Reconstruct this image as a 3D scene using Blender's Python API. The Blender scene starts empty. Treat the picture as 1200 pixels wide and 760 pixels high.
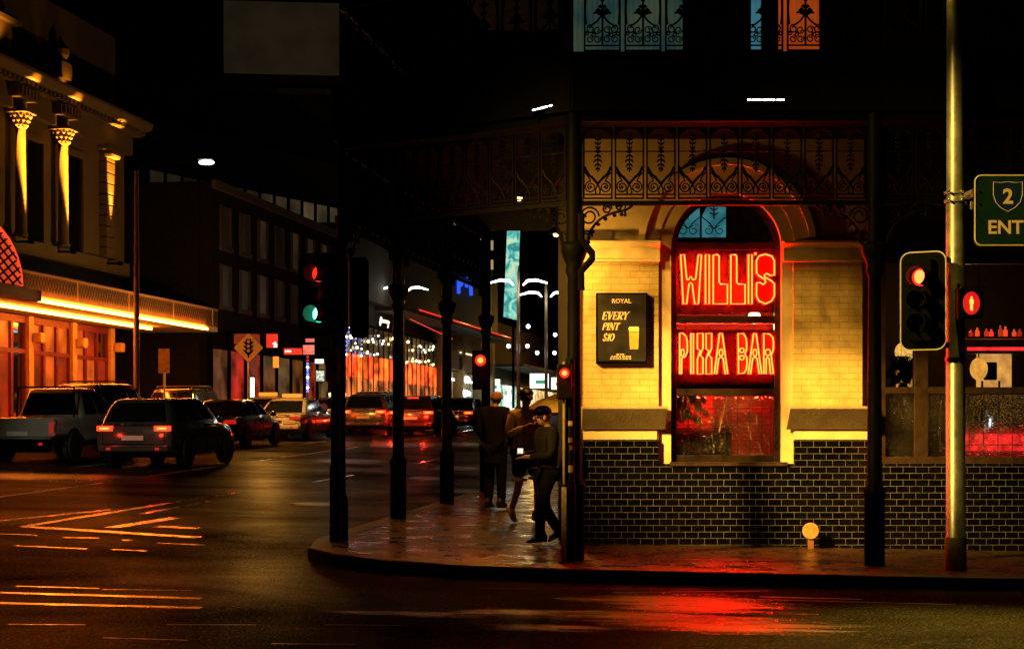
import bpy, bmesh, math, random
from mathutils import Vector, Matrix
R = math.radians
random.seed(7)
sc = bpy.context.scene
COL = sc.collection
F = 2000.0; HY = 505.0; EYE = 1.4

# ------------------------------------------------------------------ helpers
def px(u, d): return (u - 600.0) / F * d
def pz(v, d): return EYE + (HY - v) / F * d
def G(x, y, off=0.0):                       # the street climbs gently away from the viewer
    return .02 - .0177 * (x - .87) + .027 * (y - 21.05) + off
ROAD = -.13
def gp(u, v, off=ROAD):
    a = (u - 600) / F; b = (HY - v) / F
    d = (EYE - .02 - .0177 * .87 + .027 * 21.05 - off) / (.027 - .0177 * a - b)
    return (a * d, d)
TA = .175; AN = math.atan(TA)
def st(x0, y): return (x0 + TA * y, y)
def sg(x0, y, off=ROAD):
    x, y = st(x0, y); return (x, y, G(x, y, off))

W = {}
def reg(o, loc): W[o.name] = Vector(loc)
def wl(o): return W.get(o.name, Vector((0, 0, 0))) if o else Vector((0, 0, 0))
def tag(o, label=None, cat=None, group=None, kind=None):
    if label: o['label'] = label
    if cat: o['category'] = cat
    if group: o['group'] = group
    if kind: o['kind'] = kind
    return o
def thing(name, label, cat, loc=(0, 0, 0), group=None):
    o = bpy.data.objects.new(name, None); COL.objects.link(o)
    o.empty_display_size = .2; o.location = loc; reg(o, loc)
    return tag(o, label, cat, group)
def link(name, me, parent=None, loc=(0, 0, 0)):
    o = bpy.data.objects.new(name, me); COL.objects.link(o); o.location = loc
    if parent: o.parent = parent
    return o
def copy_tree(o, parent=None):
    c = o.copy(); COL.objects.link(c)
    if parent: c.parent = parent
    for ch in [k for k in COL.objects if k.parent == o]: copy_tree(ch, c)
    return c

class MB:
    """collects faces; build() links them as one mesh object"""
    def __init__(s, T=None): s.v = []; s.f = []; s.T = T
    def add(s, vs, fs):
        n = len(s.v)
        s.v += [Vector(s.T(*p)) if s.T else Vector(p) for p in vs]
        s.f += [tuple(i + n for i in f) for f in fs]; return s
    def box(s, x0, x1, y0, y1, z0, z1):
        return s.add([(x0,y0,z0),(x1,y0,z0),(x1,y1,z0),(x0,y1,z0),(x0,y0,z1),(x1,y0,z1),(x1,y1,z1),(x0,y1,z1)],
              [(0,3,2,1),(4,5,6,7),(0,1,5,4),(1,2,6,5),(2,3,7,6),(3,0,4,7)])
    def cbox(s, c, h): return s.box(c[0]-h[0],c[0]+h[0],c[1]-h[1],c[1]+h[1],c[2]-h[2],c[2]+h[2])
    def plate(s, poly, y0, y1):              # polygon in x,z extruded over y
        n = len(poly)
        return s.add([(x, y0, z) for x, z in poly] + [(x, y1, z) for x, z in poly],
              [tuple(range(n)), tuple(range(2*n-1, n-1, -1))] + [(i, i+n, (i+1)%n+n, (i+1)%n) for i in range(n)])
    def slab(s, poly, z0, z1):               # polygon in x,y extruded over z
        n = len(poly)
        return s.add([(x, y, z0) for x, y in poly] + [(x, y, z1) for x, y in poly],
              [tuple(range(n-1,-1,-1)), tuple(range(n, 2*n))] + [(i, (i+1)%n, (i+1)%n+n, i+n) for i in range(n)])
    def prof(s, poly, x0, x1):               # polygon in y,z extruded over x
        n = len(poly)
        return s.add([(x0, y, z) for y, z in poly] + [(x1, y, z) for y, z in poly],
              [tuple(range(n)), tuple(range(2*n-1, n-1, -1))] + [(i, i+n, (i+1)%n+n, (i+1)%n) for i in range(n)])
    def loft(s, rings, cap=True):
        n = len(rings[0]); vs = [p for r in rings for p in r]; fs = []
        for k in range(len(rings)-1):
            for i in range(n):
                fs.append((k*n+i, k*n+(i+1)%n, (k+1)*n+(i+1)%n, (k+1)*n+i))
        if cap: fs += [tuple(range(n-1,-1,-1)), tuple(range((len(rings)-1)*n, len(rings)*n))]
        return s.add(vs, fs)
    def tube(s, path, r, n=6, closed=False, flat=1.0):
        P = [Vector(p) for p in path]; m = len(P); rings = []
        prev = None
        for i in range(m):
            a = P[i-1] if (closed or i) else P[0]; b = P[(i+1)%m] if (closed or i < m-1) else P[-1]
            t = (b - a); t = t.normalized() if t.length > 1e-9 else Vector((0,0,1))
            up = Vector((0,1,0)) if abs(t.y) < .9 else Vector((1,0,0))
            e1 = t.cross(up).normalized(); e2 = t.cross(e1).normalized()
            rr = r[i] if isinstance(r, (list, tuple)) else r
            rings.append([tuple(P[i] + e1*math.cos(2*math.pi*(k+.5)/n)*rr + e2*math.sin(2*math.pi*(k+.5)/n)*rr*flat) for k in range(n)])
        if closed: rings.append(rings[0])
        return s.loft(rings, cap=not closed)
    def lathe(s, pr, c=(0,0,0), n=16, ax='z'):
        rings = []
        for r, h in pr:
            ring = []
            for k in range(n):
                a = 2*math.pi*k/n; q = (r*math.cos(a), r*math.sin(a), h)
                if ax == 'y': q = (q[0], -q[2], q[1])      # axis towards -y
                if ax == 'x': q = (q[2], q[0], q[1])
                ring.append((c[0]+q[0], c[1]+q[1], c[2]+q[2]))
            rings.append(ring)
        return s.loft(rings)
    def ball(s, c, r, n=12, m=8):
        r = r if isinstance(r, (list, tuple)) else (r, r, r)
        rings = []
        for j in range(m+1):
            t = math.pi*j/m; q = max(math.sin(t), .02)
            rings.append([(c[0]+r[0]*q*math.cos(2*math.pi*k/n), c[1]+r[1]*q*math.sin(2*math.pi*k/n), c[2]-r[2]*math.cos(t)) for k in range(n)])
        return s.loft(rings)
    def text(s, body, size, c, ext=.002, offset=0.0, shear=0.0, align='CENTER', sx=1.0):
        cu = bpy.data.curves.new('t', 'FONT'); cu.body = body; cu.size = size; cu.extrude = ext
        cu.offset = offset; cu.shear = shear; cu.align_x = align; cu.resolution_u = 3
        o = bpy.data.objects.new('t', cu); COL.objects.link(o)
        dg = bpy.context.evaluated_depsgraph_get(); me = bpy.data.meshes.new_from_object(o.evaluated_get(dg))
        s.add([(c[0]+v.co.x*sx, c[1]-v.co.z, c[2]+v.co.y) for v in me.vertices], [tuple(p.vertices) for p in me.polygons])
        bpy.data.objects.remove(o); bpy.data.curves.remove(cu); bpy.data.meshes.remove(me)
        return s
    def build(s, name, mat, parent=None, smooth=None, bevel=0, loc=None, seg=2):
        off = wl(parent)
        if loc is not None and parent is None: off = Vector(loc)
        me = bpy.data.meshes.new(name)
        me.from_pydata([tuple(p - off) for p in s.v], [], s.f)
        bm = bmesh.new(); bm.from_mesh(me); bmesh.ops.recalc_face_normals(bm, faces=bm.faces)
        if bevel: 
            es = [e for e in bm.edges if len(e.link_faces) == 2 and e.calc_face_angle(0) > R(35)]
            bmesh.ops.bevel(bm, geom=es, offset=bevel, segments=seg, profile=.5, affect='EDGES', clamp_overlap=True)
        bm.to_mesh(me); bm.free()
        if smooth is not None:
            me.shade_smooth(); me.set_sharp_from_angle(angle=R(smooth))
        me.materials.append(mat)
        o = bpy.data.objects.new(name, me); COL.objects.link(o)
        if parent: o.parent = parent; reg(o, off)
        elif loc is not None: o.location = loc; reg(o, loc)
        return o

def frame(o, ang, flip=1):
    """local u along the street, v outwards to the road (right), z up"""
    s_, c_ = math.sin(ang), math.cos(ang)
    return lambda u, v, z: (o[0] + u*s_ + v*c_*flip, o[1] + u*c_ - v*s_*flip, z)

# ------------------------------------------------------------------ materials
def nodes(name):
    m = bpy.data.materials.new(name); m.use_nodes = True
    nt = m.node_tree; return m, nt, nt.nodes['Principled BSDF']
def N(nt, t, **kw):
    n = nt.nodes.new(t)
    for k, v in kw.items():
        if k in n.inputs: n.inputs[k].default_value = v
        else: setattr(n, k, v)
    return n
def ramp(nt, src, a, b, lo=.3, hi=.7):
    m = N(nt, 'ShaderNodeMapRange'); m.inputs[1].default_value = lo; m.inputs[2].default_value = hi
    m.inputs[3].default_value = a; m.inputs[4].default_value = b
    nt.links.new(src, m.inputs[0]); return m.outputs[0]
def mixc(nt, fac, a, b):
    m = N(nt, 'ShaderNodeMix', data_type='RGBA')
    nt.links.new(fac, m.inputs[0])
    for i, c in ((6, a), (7, b)):
        if isinstance(c, (tuple, list)): m.inputs[i].default_value = (*c[:3], 1)
        else: nt.links.new(c, m.inputs[i])
    return m.outputs[2]
def mat(name, col, rough=.5, metal=0.0, var=.25, scale=6.0, bump=.0, bscale=40.0, coat=0.0, rvar=.12, spec=.5):
    m, nt, b = nodes(name)
    tc = N(nt, 'ShaderNodeTexCoord')
    n1 = N(nt, 'ShaderNodeTexNoise', Scale=scale, Detail=6.0, Roughness=.65); nt.links.new(tc.outputs['Object'], n1.inputs['Vector'])
    dark = tuple(c*(1-var) for c in col); lite = tuple(min(1, c*(1+var)) for c in col)
    nt.links.new(mixc(nt, ramp(nt, n1.outputs[0], 0, 1), dark, lite), b.inputs['Base Color'])
    nt.links.new(ramp(nt, n1.outputs[0], max(.02, rough-rvar), min(1, rough+rvar)), b.inputs['Roughness'])
    b.inputs['Metallic'].default_value = metal; b.inputs['Coat Weight'].default_value = coat
    b.inputs['Coat Roughness'].default_value = .06
    b.inputs['Specular IOR Level'].default_value = spec
    if bump:
        n2 = N(nt, 'ShaderNodeTexNoise', Scale=bscale, Detail=4.0); nt.links.new(tc.outputs['Object'], n2.inputs['Vector'])
        bp = N(nt, 'ShaderNodeBump', Strength=bump, Distance=.02); nt.links.new(n2.outputs[0], bp.inputs['Height'])
        nt.links.new(bp.outputs[0], b.inputs['Normal'])
    return m
def emat(name, col, st_, var=0.0, scale=5.0, base=(.02,.02,.02)):
    m, nt, b = nodes(name)
    b.inputs['Base Color'].default_value = (*base, 1); b.inputs['Roughness'].default_value = .35
    b.inputs['Emission Color'].default_value = (*col, 1); b.inputs['Emission Strength'].default_value = st_
    if var:
        tc = N(nt, 'ShaderNodeTexCoord'); n1 = N(nt, 'ShaderNodeTexNoise', Scale=scale, Detail=4.0)
        nt.links.new(tc.outputs['Object'], n1.inputs['Vector'])
        nt.links.new(ramp(nt, n1.outputs[0], st_*(1-var), st_*(1+var), .35, .65), b.inputs['Emission Strength'])
    return m
def brickmat(name, tile, tile2, grout, w, h, mortar, rough, grough, bump=.6, wob=.0, axis='xz', coat=0.0, dirt_=.55, dcol=None):
    m, nt, b = nodes(name)
    tc = N(nt, 'ShaderNodeTexCoord'); sp = N(nt, 'ShaderNodeSeparateXYZ'); cb = N(nt, 'ShaderNodeCombineXYZ')
    nt.links.new(tc.outputs['Object'], sp.inputs[0])
    nt.links.new(sp.outputs[0 if axis[0]=='x' else 1], cb.inputs[0]); nt.links.new(sp.outputs[2 if axis[1]=='z' else 1], cb.inputs[1])
    br = N(nt, 'ShaderNodeTexBrick'); nt.links.new(cb.outputs[0], br.inputs['Vector'])
    br.inputs['Scale'].default_value = 1; br.inputs['Brick Width'].default_value = w; br.inputs['Row Height'].default_value = h
    br.inputs['Mortar Size'].default_value = mortar; br.inputs['Mortar Smooth'].default_value = .15; br.inputs['Bias'].default_value = 0
    br.inputs['Color1'].default_value = (*tile, 1); br.inputs['Color2'].default_value = (*tile2, 1); br.inputs['Mortar'].default_value = (*grout, 1)
    nz = N(nt, 'ShaderNodeTexNoise', Scale=3.0, Detail=7.0, Roughness=.7); nt.links.new(tc.outputs['Object'], nz.inputs['Vector'])
    dirt = mixc(nt, ramp(nt, nz.outputs[0], 0, dirt_, .40, .70), br.outputs[0], dcol or tuple(c*.35 for c in grout))
    nt.links.new(dirt, b.inputs['Base Color'])
    nz2 = N(nt, 'ShaderNodeTexNoise', Scale=9.0, Detail=5.0); nt.links.new(tc.outputs['Object'], nz2.inputs['Vector'])
    rr = N(nt, 'ShaderNodeMath', operation='MULTIPLY_ADD'); nt.links.new(br.outputs['Fac'], rr.inputs[0])
    rr.inputs[1].default_value = grough - rough; rr.inputs[2].default_value = rough
    r2 = N(nt, 'ShaderNodeMath', operation='ADD'); nt.links.new(rr.outputs[0], r2.inputs[0]); nt.links.new(ramp(nt, nz2.outputs[0], -.06, .12), r2.inputs[1])
    nt.links.new(r2.outputs[0], b.inputs['Roughness']); b.inputs['Coat Weight'].default_value = coat
    mh = N(nt, 'ShaderNodeMath', operation='MULTIPLY_ADD'); nt.links.new(br.outputs['Fac'], mh.inputs[0]); mh.inputs[1].default_value = -1.0
    nt.links.new(ramp(nt, nz2.outputs[0], 0, .35, .2, .8), mh.inputs[2])
    bp = N(nt, 'ShaderNodeBump', Strength=bump, Distance=.006); nt.links.new(mh.outputs[0], bp.inputs['Height'])
    nt.links.new(bp.outputs[0], b.inputs['Normal'])
    return m
def glassmat(name, tint=(1,1,1), rough=.03, wave=0.0, ws=30.0, refl=1.45, haze=0.0):
    m = bpy.data.materials.new(name); m.use_nodes = True; nt = m.node_tree; nt.nodes.clear()
    out = N(nt, 'ShaderNodeOutputMaterial'); mx = N(nt, 'ShaderNodeMixShader'); tr = N(nt, 'ShaderNodeBsdfTransparent'); gl = N(nt, 'ShaderNodeBsdfGlossy')
    tr.inputs[0].default_value = (*tint, 1); gl.inputs['Roughness'].default_value = rough
    fr = N(nt, 'ShaderNodeFresnel'); fr.inputs[0].default_value = refl
    if wave:
        tc = N(nt, 'ShaderNodeTexCoord'); mp = N(nt, 'ShaderNodeMapping'); mp.inputs['Scale'].default_value = (1, 1, 2.2)
        nz = N(nt, 'ShaderNodeTexVoronoi', Scale=ws); nt.links.new(tc.outputs['Object'], mp.inputs[0]); nt.links.new(mp.outputs[0], nz.inputs['Vector'])
        bp = N(nt, 'ShaderNodeBump', Strength=wave, Distance=.03); nt.links.new(nz.outputs[0], bp.inputs['Height'])
        nt.links.new(bp.outputs[0], gl.inputs['Normal']); nt.links.new(bp.outputs[0], fr.inputs['Normal'])
    nt.links.new(fr.outputs[0], mx.inputs[0]); nt.links.new(tr.outputs[0], mx.inputs[1]); nt.links.new(gl.outputs[0], mx.inputs[2])
    nt.links.new(mx.outputs[0], out.inputs[0]); return m

def rippled():
    m = bpy.data.materials.new('rippled_glass'); m.use_nodes = True; nt = m.node_tree; nt.nodes.clear()
    out = N(nt, 'ShaderNodeOutputMaterial'); mx = N(nt, 'ShaderNodeMixShader'); m2 = N(nt, 'ShaderNodeMixShader'); tr = N(nt, 'ShaderNodeBsdfTransparent'); rf = N(nt, 'ShaderNodeBsdfRefraction'); gl = N(nt, 'ShaderNodeBsdfGlossy')
    tc = N(nt, 'ShaderNodeTexCoord'); mp = N(nt, 'ShaderNodeMapping'); mp.inputs['Scale'].default_value = (1, 1, 2.0); nt.links.new(tc.outputs['Object'], mp.inputs[0])
    vo = N(nt, 'ShaderNodeTexVoronoi', Scale=24.0); nz = N(nt, 'ShaderNodeTexNoise', Scale=9.0, Detail=3.0); nt.links.new(mp.outputs[0], vo.inputs['Vector']); nt.links.new(mp.outputs[0], nz.inputs['Vector'])
    ad = N(nt, 'ShaderNodeMath', operation='ADD'); nt.links.new(vo.outputs[0], ad.inputs[0]); nt.links.new(nz.outputs[0], ad.inputs[1])
    bp = N(nt, 'ShaderNodeBump', Strength=.9, Distance=.03); nt.links.new(ad.outputs[0], bp.inputs['Height'])
    rf.inputs['IOR'].default_value = 1.25; rf.inputs['Roughness'].default_value = .06; gl.inputs['Roughness'].default_value = .1; gl.inputs[0].default_value = (.8,.8,.8,1)
    nt.links.new(bp.outputs[0], rf.inputs['Normal']); nt.links.new(bp.outputs[0], gl.inputs['Normal'])
    mx.inputs[0].default_value = .35; m2.inputs[0].default_value = .02
    nt.links.new(tr.outputs[0], mx.inputs[1]); nt.links.new(rf.outputs[0], mx.inputs[2]); nt.links.new(mx.outputs[0], m2.inputs[1]); nt.links.new(gl.outputs[0], m2.inputs[2]); nt.links.new(m2.outputs[0], out.inputs[0]); return m
def roadmat():
    m, nt, b = nodes('wet_asphalt')
    tc = N(nt, 'ShaderNodeTexCoord')
    big = N(nt, 'ShaderNodeTexNoise', Scale=.35, Detail=5.0, Roughness=.6, Distortion=.6)
    mp = N(nt, 'ShaderNodeMapping'); mp.inputs['Scale'].default_value = (.8, 1.1, 1); mp.inputs['Rotation'].default_value = (0, 0, R(-4))
    nt.links.new(tc.outputs['Object'], mp.inputs[0]); nt.links.new(mp.outputs[0], big.inputs['Vector'])
    fine = N(nt, 'ShaderNodeTexNoise', Scale=42.0, Detail=5.0, Roughness=.75); nt.links.new(tc.outputs['Object'], fine.inputs['Vector'])
    grit = N(nt, 'ShaderNodeTexVoronoi', Scale=70.0); nt.links.new(tc.outputs['Object'], grit.inputs['Vector'])
    mid = N(nt, 'ShaderNodeTexNoise', Scale=1.6, Detail=6.0); nt.links.new(mp.outputs[0], mid.inputs['Vector'])
    c = mixc(nt, ramp(nt, mid.outputs[0], 0, 1, .3, .7), (.006,.0058,.0056), (.013,.0125,.0115))
    c = mixc(nt, ramp(nt, fine.outputs[0], 0, 1, .55, .63), c, (.13,.12,.10))
    # tar seams: thin sealed cracks and old trench cuts across the lane
    sp = N(nt, 'ShaderNodeSeparateXYZ'); nt.links.new(tc.outputs['Object'], sp.inputs[0])
    nt.links.new(c, b.inputs['Base Color'])
    nt.links.new(ramp(nt, big.outputs[0], .46, .28, .34, .68), b.inputs['Roughness'])
    nt.links.new(ramp(nt, big.outputs[0], .0, .0028, .30, .70), b.inputs['Specular IOR Level'])
    h = N(nt, 'ShaderNodeMath', operation='MULTIPLY_ADD'); nt.links.new(grit.outputs[0], h.inputs[0]); nt.links.new(ramp(nt, big.outputs[0], .15, 1, .42, .6), h.inputs[1])
    nt.links.new(fine.outputs[0], h.inputs[2])
    bp = N(nt, 'ShaderNodeBump', Strength=1.0, Distance=.009); nt.links.new(h.outputs[0], bp.inputs['Height'])
    b2 = N(nt, 'ShaderNodeBump', Strength=.12, Distance=.04); nt.links.new(mid.outputs[0], b2.inputs['Height']); nt.links.new(bp.outputs[0], b2.inputs['Normal'])
    nt.links.new(b2.outputs[0], b.inputs['Normal'])
    return m
def pathmat():
    m, nt, b = nodes('damp_paving')
    tc = N(nt, 'ShaderNodeTexCoord')
    br = N(nt, 'ShaderNodeTexBrick'); nt.links.new(tc.outputs['Object'], br.inputs['Vector'])
    br.inputs['Scale'].default_value = 1; br.inputs['Brick Width'].default_value = 1.15; br.inputs['Row Height'].default_value = .62
    br.inputs['Mortar Size'].default_value = .012; br.inputs['Color1'].default_value = (.060,.034,.022,1); br.inputs['Color2'].default_value = (.042,.025,.017,1); br.inputs['Mortar'].default_value = (.012,.008,.007,1)
    nz = N(nt, 'ShaderNodeTexNoise', Scale=2.4, Detail=7.0, Roughness=.7); nt.links.new(tc.outputs['Object'], nz.inputs['Vector'])
    fine = N(nt, 'ShaderNodeTexNoise', Scale=90.0, Detail=4.0); nt.links.new(tc.outputs['Object'], fine.inputs['Vector'])
    c = mixc(nt, ramp(nt, nz.outputs[0], 0, .7, .4, .75), br.outputs[0], (.018,.011,.008))
    nt.links.new(c, b.inputs['Base Color'])
    nt.links.new(ramp(nt, nz.outputs[0], .48, .15, .4, .62), b.inputs['Roughness'])
    bp = N(nt, 'ShaderNodeBump', Strength=.4, Distance=.006); nt.links.new(fine.outputs[0], bp.inputs['Height'])
    nt.links.new(bp.outputs[0], b.inputs['Normal'])
    return m

M = dict(
 road=roadmat(), path=pathmat(),
 kerb=mat('kerb_stone', (.045,.04,.036), .45, var=.5, bump=.3),
 paint=mat('worn_road_paint', (.5,.48,.43), .12, var=.5, scale=9, bump=.05, bscale=30, spec=.7, rvar=.07),
 tile=brickmat('black_glazed_tile', (.0006,.0008,.003), (.002,.0028,.008), (.10,.10,.10), .158, .0803, .0032, .14, .75, bump=.5, dirt_=.75, dcol=(.004,.004,.005)),
 pbrick=brickmat('painted_brick', (.66,.53,.24), (.62,.49,.22), (.48,.36,.16), .235, .0785, .005, .5, .7, bump=.75),
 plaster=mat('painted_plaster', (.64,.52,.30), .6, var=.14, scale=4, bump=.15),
 ledge=mat('grey_render', (.30,.25,.17), .7, var=.2, bump=.2),
 iron=mat('black_iron', (.0012,.0012,.0012), .55, var=.3, bump=.1, spec=.025),
 black=mat('black_paint', (.0015,.0015,.0015), .6, var=.3, spec=.03),
 wood=mat('dark_timber', (.03,.018,.012), .4, var=.4, scale=10),
 winframe=mat('black_window_timber', (.014,.010,.009), .35, var=.3),
 glass=glassmat('window_glass'), pane2=rippled(),
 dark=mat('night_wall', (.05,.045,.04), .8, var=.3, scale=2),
 stone=mat('sandstone', (.11,.088,.056), .75, var=.22, scale=3, bump=.3, bscale=12),
 cream=mat('cream_render', (.50,.32,.12), .7, var=.2, scale=3),
 galv=mat('galvanised_steel', (.42,.42,.38), .42, metal=.75, var=.22, scale=5, bump=.05),
 steel=mat('dark_steel', (.08,.08,.08), .4, metal=.6),
 chrome=mat('chrome', (.6,.6,.6), .15, metal=1.0),
 rubber=mat('tyre_rubber', (.015,.015,.015), .75),
 plastic=mat('black_plastic', (.002,.002,.002), .45, spec=.03),
 white=mat('white_reflective', (.75,.72,.62), .45, var=.1),
 green=mat('green_sign_face', (.004,.026,.017), .4, var=.15),
 blue=mat('blue_shield', (.006,.022,.08), .4, var=.1),
 yellow=mat('yellow_sign_face', (.62,.42,.06), .45, var=.12),
 redpaint=mat('red_paint', (.45,.02,.015), .5),
 cglass=mat('car_glass', (.006,.007,.008), .06, var=.1, coat=.6, rvar=.02),
 skin=mat('skin', (.42,.24,.16), .55, var=.08), hair=mat('dark_hair', (.015,.010,.008), .6),
 poster=mat('poster_black', (.012,.012,.014), .45, var=.15),
 gold=mat('cream_print', (.80,.62,.34), .5, var=.05),
 beer=mat('printed_beer', (.62,.36,.07), .5, var=.25, scale=20),
 leaf=mat('plant_leaf', (.02,.045,.015), .5, var=.4),
 redglow=brickmat('red_glow_wall', (.5,.06,.05), (.40,.04,.035), (.16,.02,.02), .30, .055, .007, .35, .6, bump=.9),
 roomwall=mat('dim_room_wall', (.05,.03,.018), .7, var=.4),
 # things that give off light
 neon=emat('red_neon_tube', (1.0,.0066,.0008), 135),
 bloomface=mat('red_bloom_face', (.28,.012,.012), .5),
 hneon=emat('amber_neon_tube', (1.0,.18,.012), 90.0),
 green_l=emat('green_signal', (.02,.85,.40), 3.2), green_c=emat('green_signal_core', (.12,1.0,.55), 9.0),
 red_l=emat('red_signal', (1.0,.03,.008), 1.3), red_c=emat('red_signal_core', (1.0,.10,.02), 7.0),
 tail=emat('tail_light', (1.0,.035,.010), 2.6), taild=emat('dim_tail_light', (1.0,.02,.01), .5), tailc=emat('tail_light_core', (1.0,.13,.015), 6.0),
 taxi=emat('taxi_sign_light', (1.0,.72,.35), 2.2), taxio=emat('taxi_amber_light', (1.0,.35,.03), 1.0),
 whitel=emat('white_lamp', (1.0,.95,.85), 9.0), coolw=emat('cool_lamp', (.85,.95,1.0), 10.0), warm=emat('warm_lamp', (1.0,.6,.2), 10.0),
 bluel=emat('blue_light', (.08,.16,1.0), 3.0), orange=emat('orange_light', (1.0,.28,.02), 1.2),
 redneon=emat('thin_red_neon', (1.0,.03,.008), .8), redsign=emat('red_sign_face', (1.0,.02,.015), .85),
)
def point(name, loc, col, watts, rad=.05, parent=None):
    l = bpy.data.lights.new(name, 'POINT'); l.energy = watts; l.color = col; l.shadow_soft_size = rad
    o = bpy.data.objects.new(name, l); COL.objects.link(o); o.location = Vector(loc) - wl(parent)
    if parent: o.parent = parent
    return o
def spot(name, loc, to, col, watts, ang, blend=.5, rad=.05, parent=None):
    l = bpy.data.lights.new(name, 'SPOT'); l.energy = watts; l.color = col; l.shadow_soft_size = rad; l.spot_size = R(ang); l.spot_blend = blend
    o = bpy.data.objects.new(name, l); COL.objects.link(o); o.location = Vector(loc) - wl(parent)
    o.rotation_euler = (Vector(to) - Vector(loc)).to_track_quat('-Z', 'Y').to_euler()
    if parent: o.parent = parent
    return o
def arc(cx, cz, r, a0, a1, n=10, y=0.0, rx=None):
    rx = rx or r
    return [(cx + rx*math.cos(R(a0+(a1-a0)*i/n)), y, cz + r*math.sin(R(a0+(a1-a0)*i/n))) for i in range(n+1)]
def spiral(cx, cz, r0, r1, a0, a1, n=16, y=0.0):
    return [(cx + (r0+(r1-r0)*i/n)*math.cos(R(a0+(a1-a0)*i/n)), y, cz + (r0+(r1-r0)*i/n)*math.sin(R(a0+(a1-a0)*i/n))) for i in range(n+1)]
def smooth(pts, k=4, closed=False):          # Catmull-Rom
    P = [Vector(p) for p in pts]; n = len(P); out = []
    for i in range(n if closed else n-1):
        p0 = P[(i-1) % n] if (closed or i) else P[0]; p1 = P[i]; p2 = P[(i+1) % n]; p3 = P[(i+2) % n] if (closed or i+2 < n) else P[-1]
        for j in range(k):
            t = j/k
            out.append(tuple(.5*((2*p1)+(p2-p0)*t+(2*p0-5*p1+4*p2-p3)*t*t+(3*p1-p0-3*p2+p3)*t**3)))
    if not closed: out.append(tuple(P[-1]))
    return out

# ================================================================== SETTING: ground
def sheet(name, poly, off, m, cuts=0):
    mb = MB(); mb.add([(x, y, G(x, y, off)) for x, y in poly], [tuple(range(len(poly)))])
    return tag(mb.build(name, m), kind='structure')
sheet('road', [(-260,-40),(260,-40),(260,420),(-260,420)], ROAD, M['road'])
KX0 = -6.1
kerb_pts = [(40, 17.25), (14, 17.7), (7, 17.85), (3, 17.93), (.6, 18.02), (-.6, 18.22), (-1.4, 18.6), (-2.0, 19.15), (-2.38, 19.9)] + [st(KX0, y) for y in (21.2, 24, 30, 40, 60, 90, 140, 200)]
sheet('footpath', kerb_pts + [(150, 200), (150, 17.0)], 0.0, M['path'])
def kerb(name, pts, inward, w=.28):
    n = len(pts); A = []; B = []
    for i, p in enumerate(pts):
        a = Vector(pts[max(0, i-1)]); b = Vector(pts[min(n-1, i+1)]); t = (b-a).normalized(); nn = Vector((-t.y, t.x))*inward
        A.append(Vector(p)); B.append(Vector(p)+nn*w)
    vs = []; fs = []
    for i in range(n):
        a, b = A[i], B[i]
        for q, off in ((a, ROAD-.05), (a, -.012), (a+(b-a)*.07, .006), (b, .006)): vs.append((q.x, q.y, G(q.x, q.y, off)))
        if i:
            for k in range(3): fs.append((4*i-4+k, 4*i+k, 4*i+k+1, 4*i-3+k))
    return tag(MB().add(vs, fs).build(name, M['kerb']), kind='structure')
kerb('kerb', kerb_pts, -1)
LK = -22.2
lp = [st(LK, y) for y in (26, 40, 60, 90, 140, 200)]
sheet('far_footpath', lp + [(-120, 200), (-120, 26)], .0, M['path'])
kerb('far_kerb', lp, 1)
# painted markings
def strip(a, b, w, wa=None):
    a, b = Vector(a), Vector(b); t = (b-a).normalized(); nn = Vector((-t.y, t.x))
    wa = wa or w
    q = [a+nn*wa/2, a-nn*wa/2, b-nn*w/2, b+nn*w/2]
    return [(p.x, p.y, G(p.x, p.y, ROAD+.004)) for p in q]
mk = MB()
def mark(u0, v0, u1, v1, w, name='lane_marking'):
    q = strip(gp(u0, v0), gp(u1, v1), w); mk.add(q, [(0,1,2,3)])
for s_ in ((-60,590, 84,570.5,.16),(84,570.5,300,540,.14),(300,540,480,515,.14),(480,515,556,503,.14)): mark(*s_)
mark(28,616.5, 275,577,.15); mark(28,616.5, 232,629.5,.24); mark(130,618, 205,606.5,.22); mark(185,616.5, 232,619,.22); mark(-20,612,130,597,.12)
mark(-60,692.5, 236,701,.13); mark(-60,705, 236,712,.13); mark(18,686.5, 116,689.5,.06); mark(120,690.5,225,691.5,.03)
for s_ in ((16,639,102,643,.08),(74,629.5,116,630.3,.09),(143,632.5,155,633,.09),(130,643.5,172,645.5,.06),(-5,625,44,627,.07),(184,636,240,638.5,.05)): mark(*s_)
for s_ in ((10,731.5,100,731.8,.035),(120,747,220,750,.04),(195,731.5,300,732,.03),(318,754,416,755,.05),(380,731.8,470,732.6,.035),(600,732,650,732,.03)): mark(*s_)
for k in range(6): mk.add(strip(st(-10.2, 26+k*9), st(-10.2, 29+k*9), .12), [(0,1,2,3)])
for k in range(9): mk.add(strip(st(-16.9, 30+k*9), st(-16.9, 33+k*9), .12), [(0,1,2,3)])
tag(mk.build('road_marking', M['paint']), kind='structure')
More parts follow.
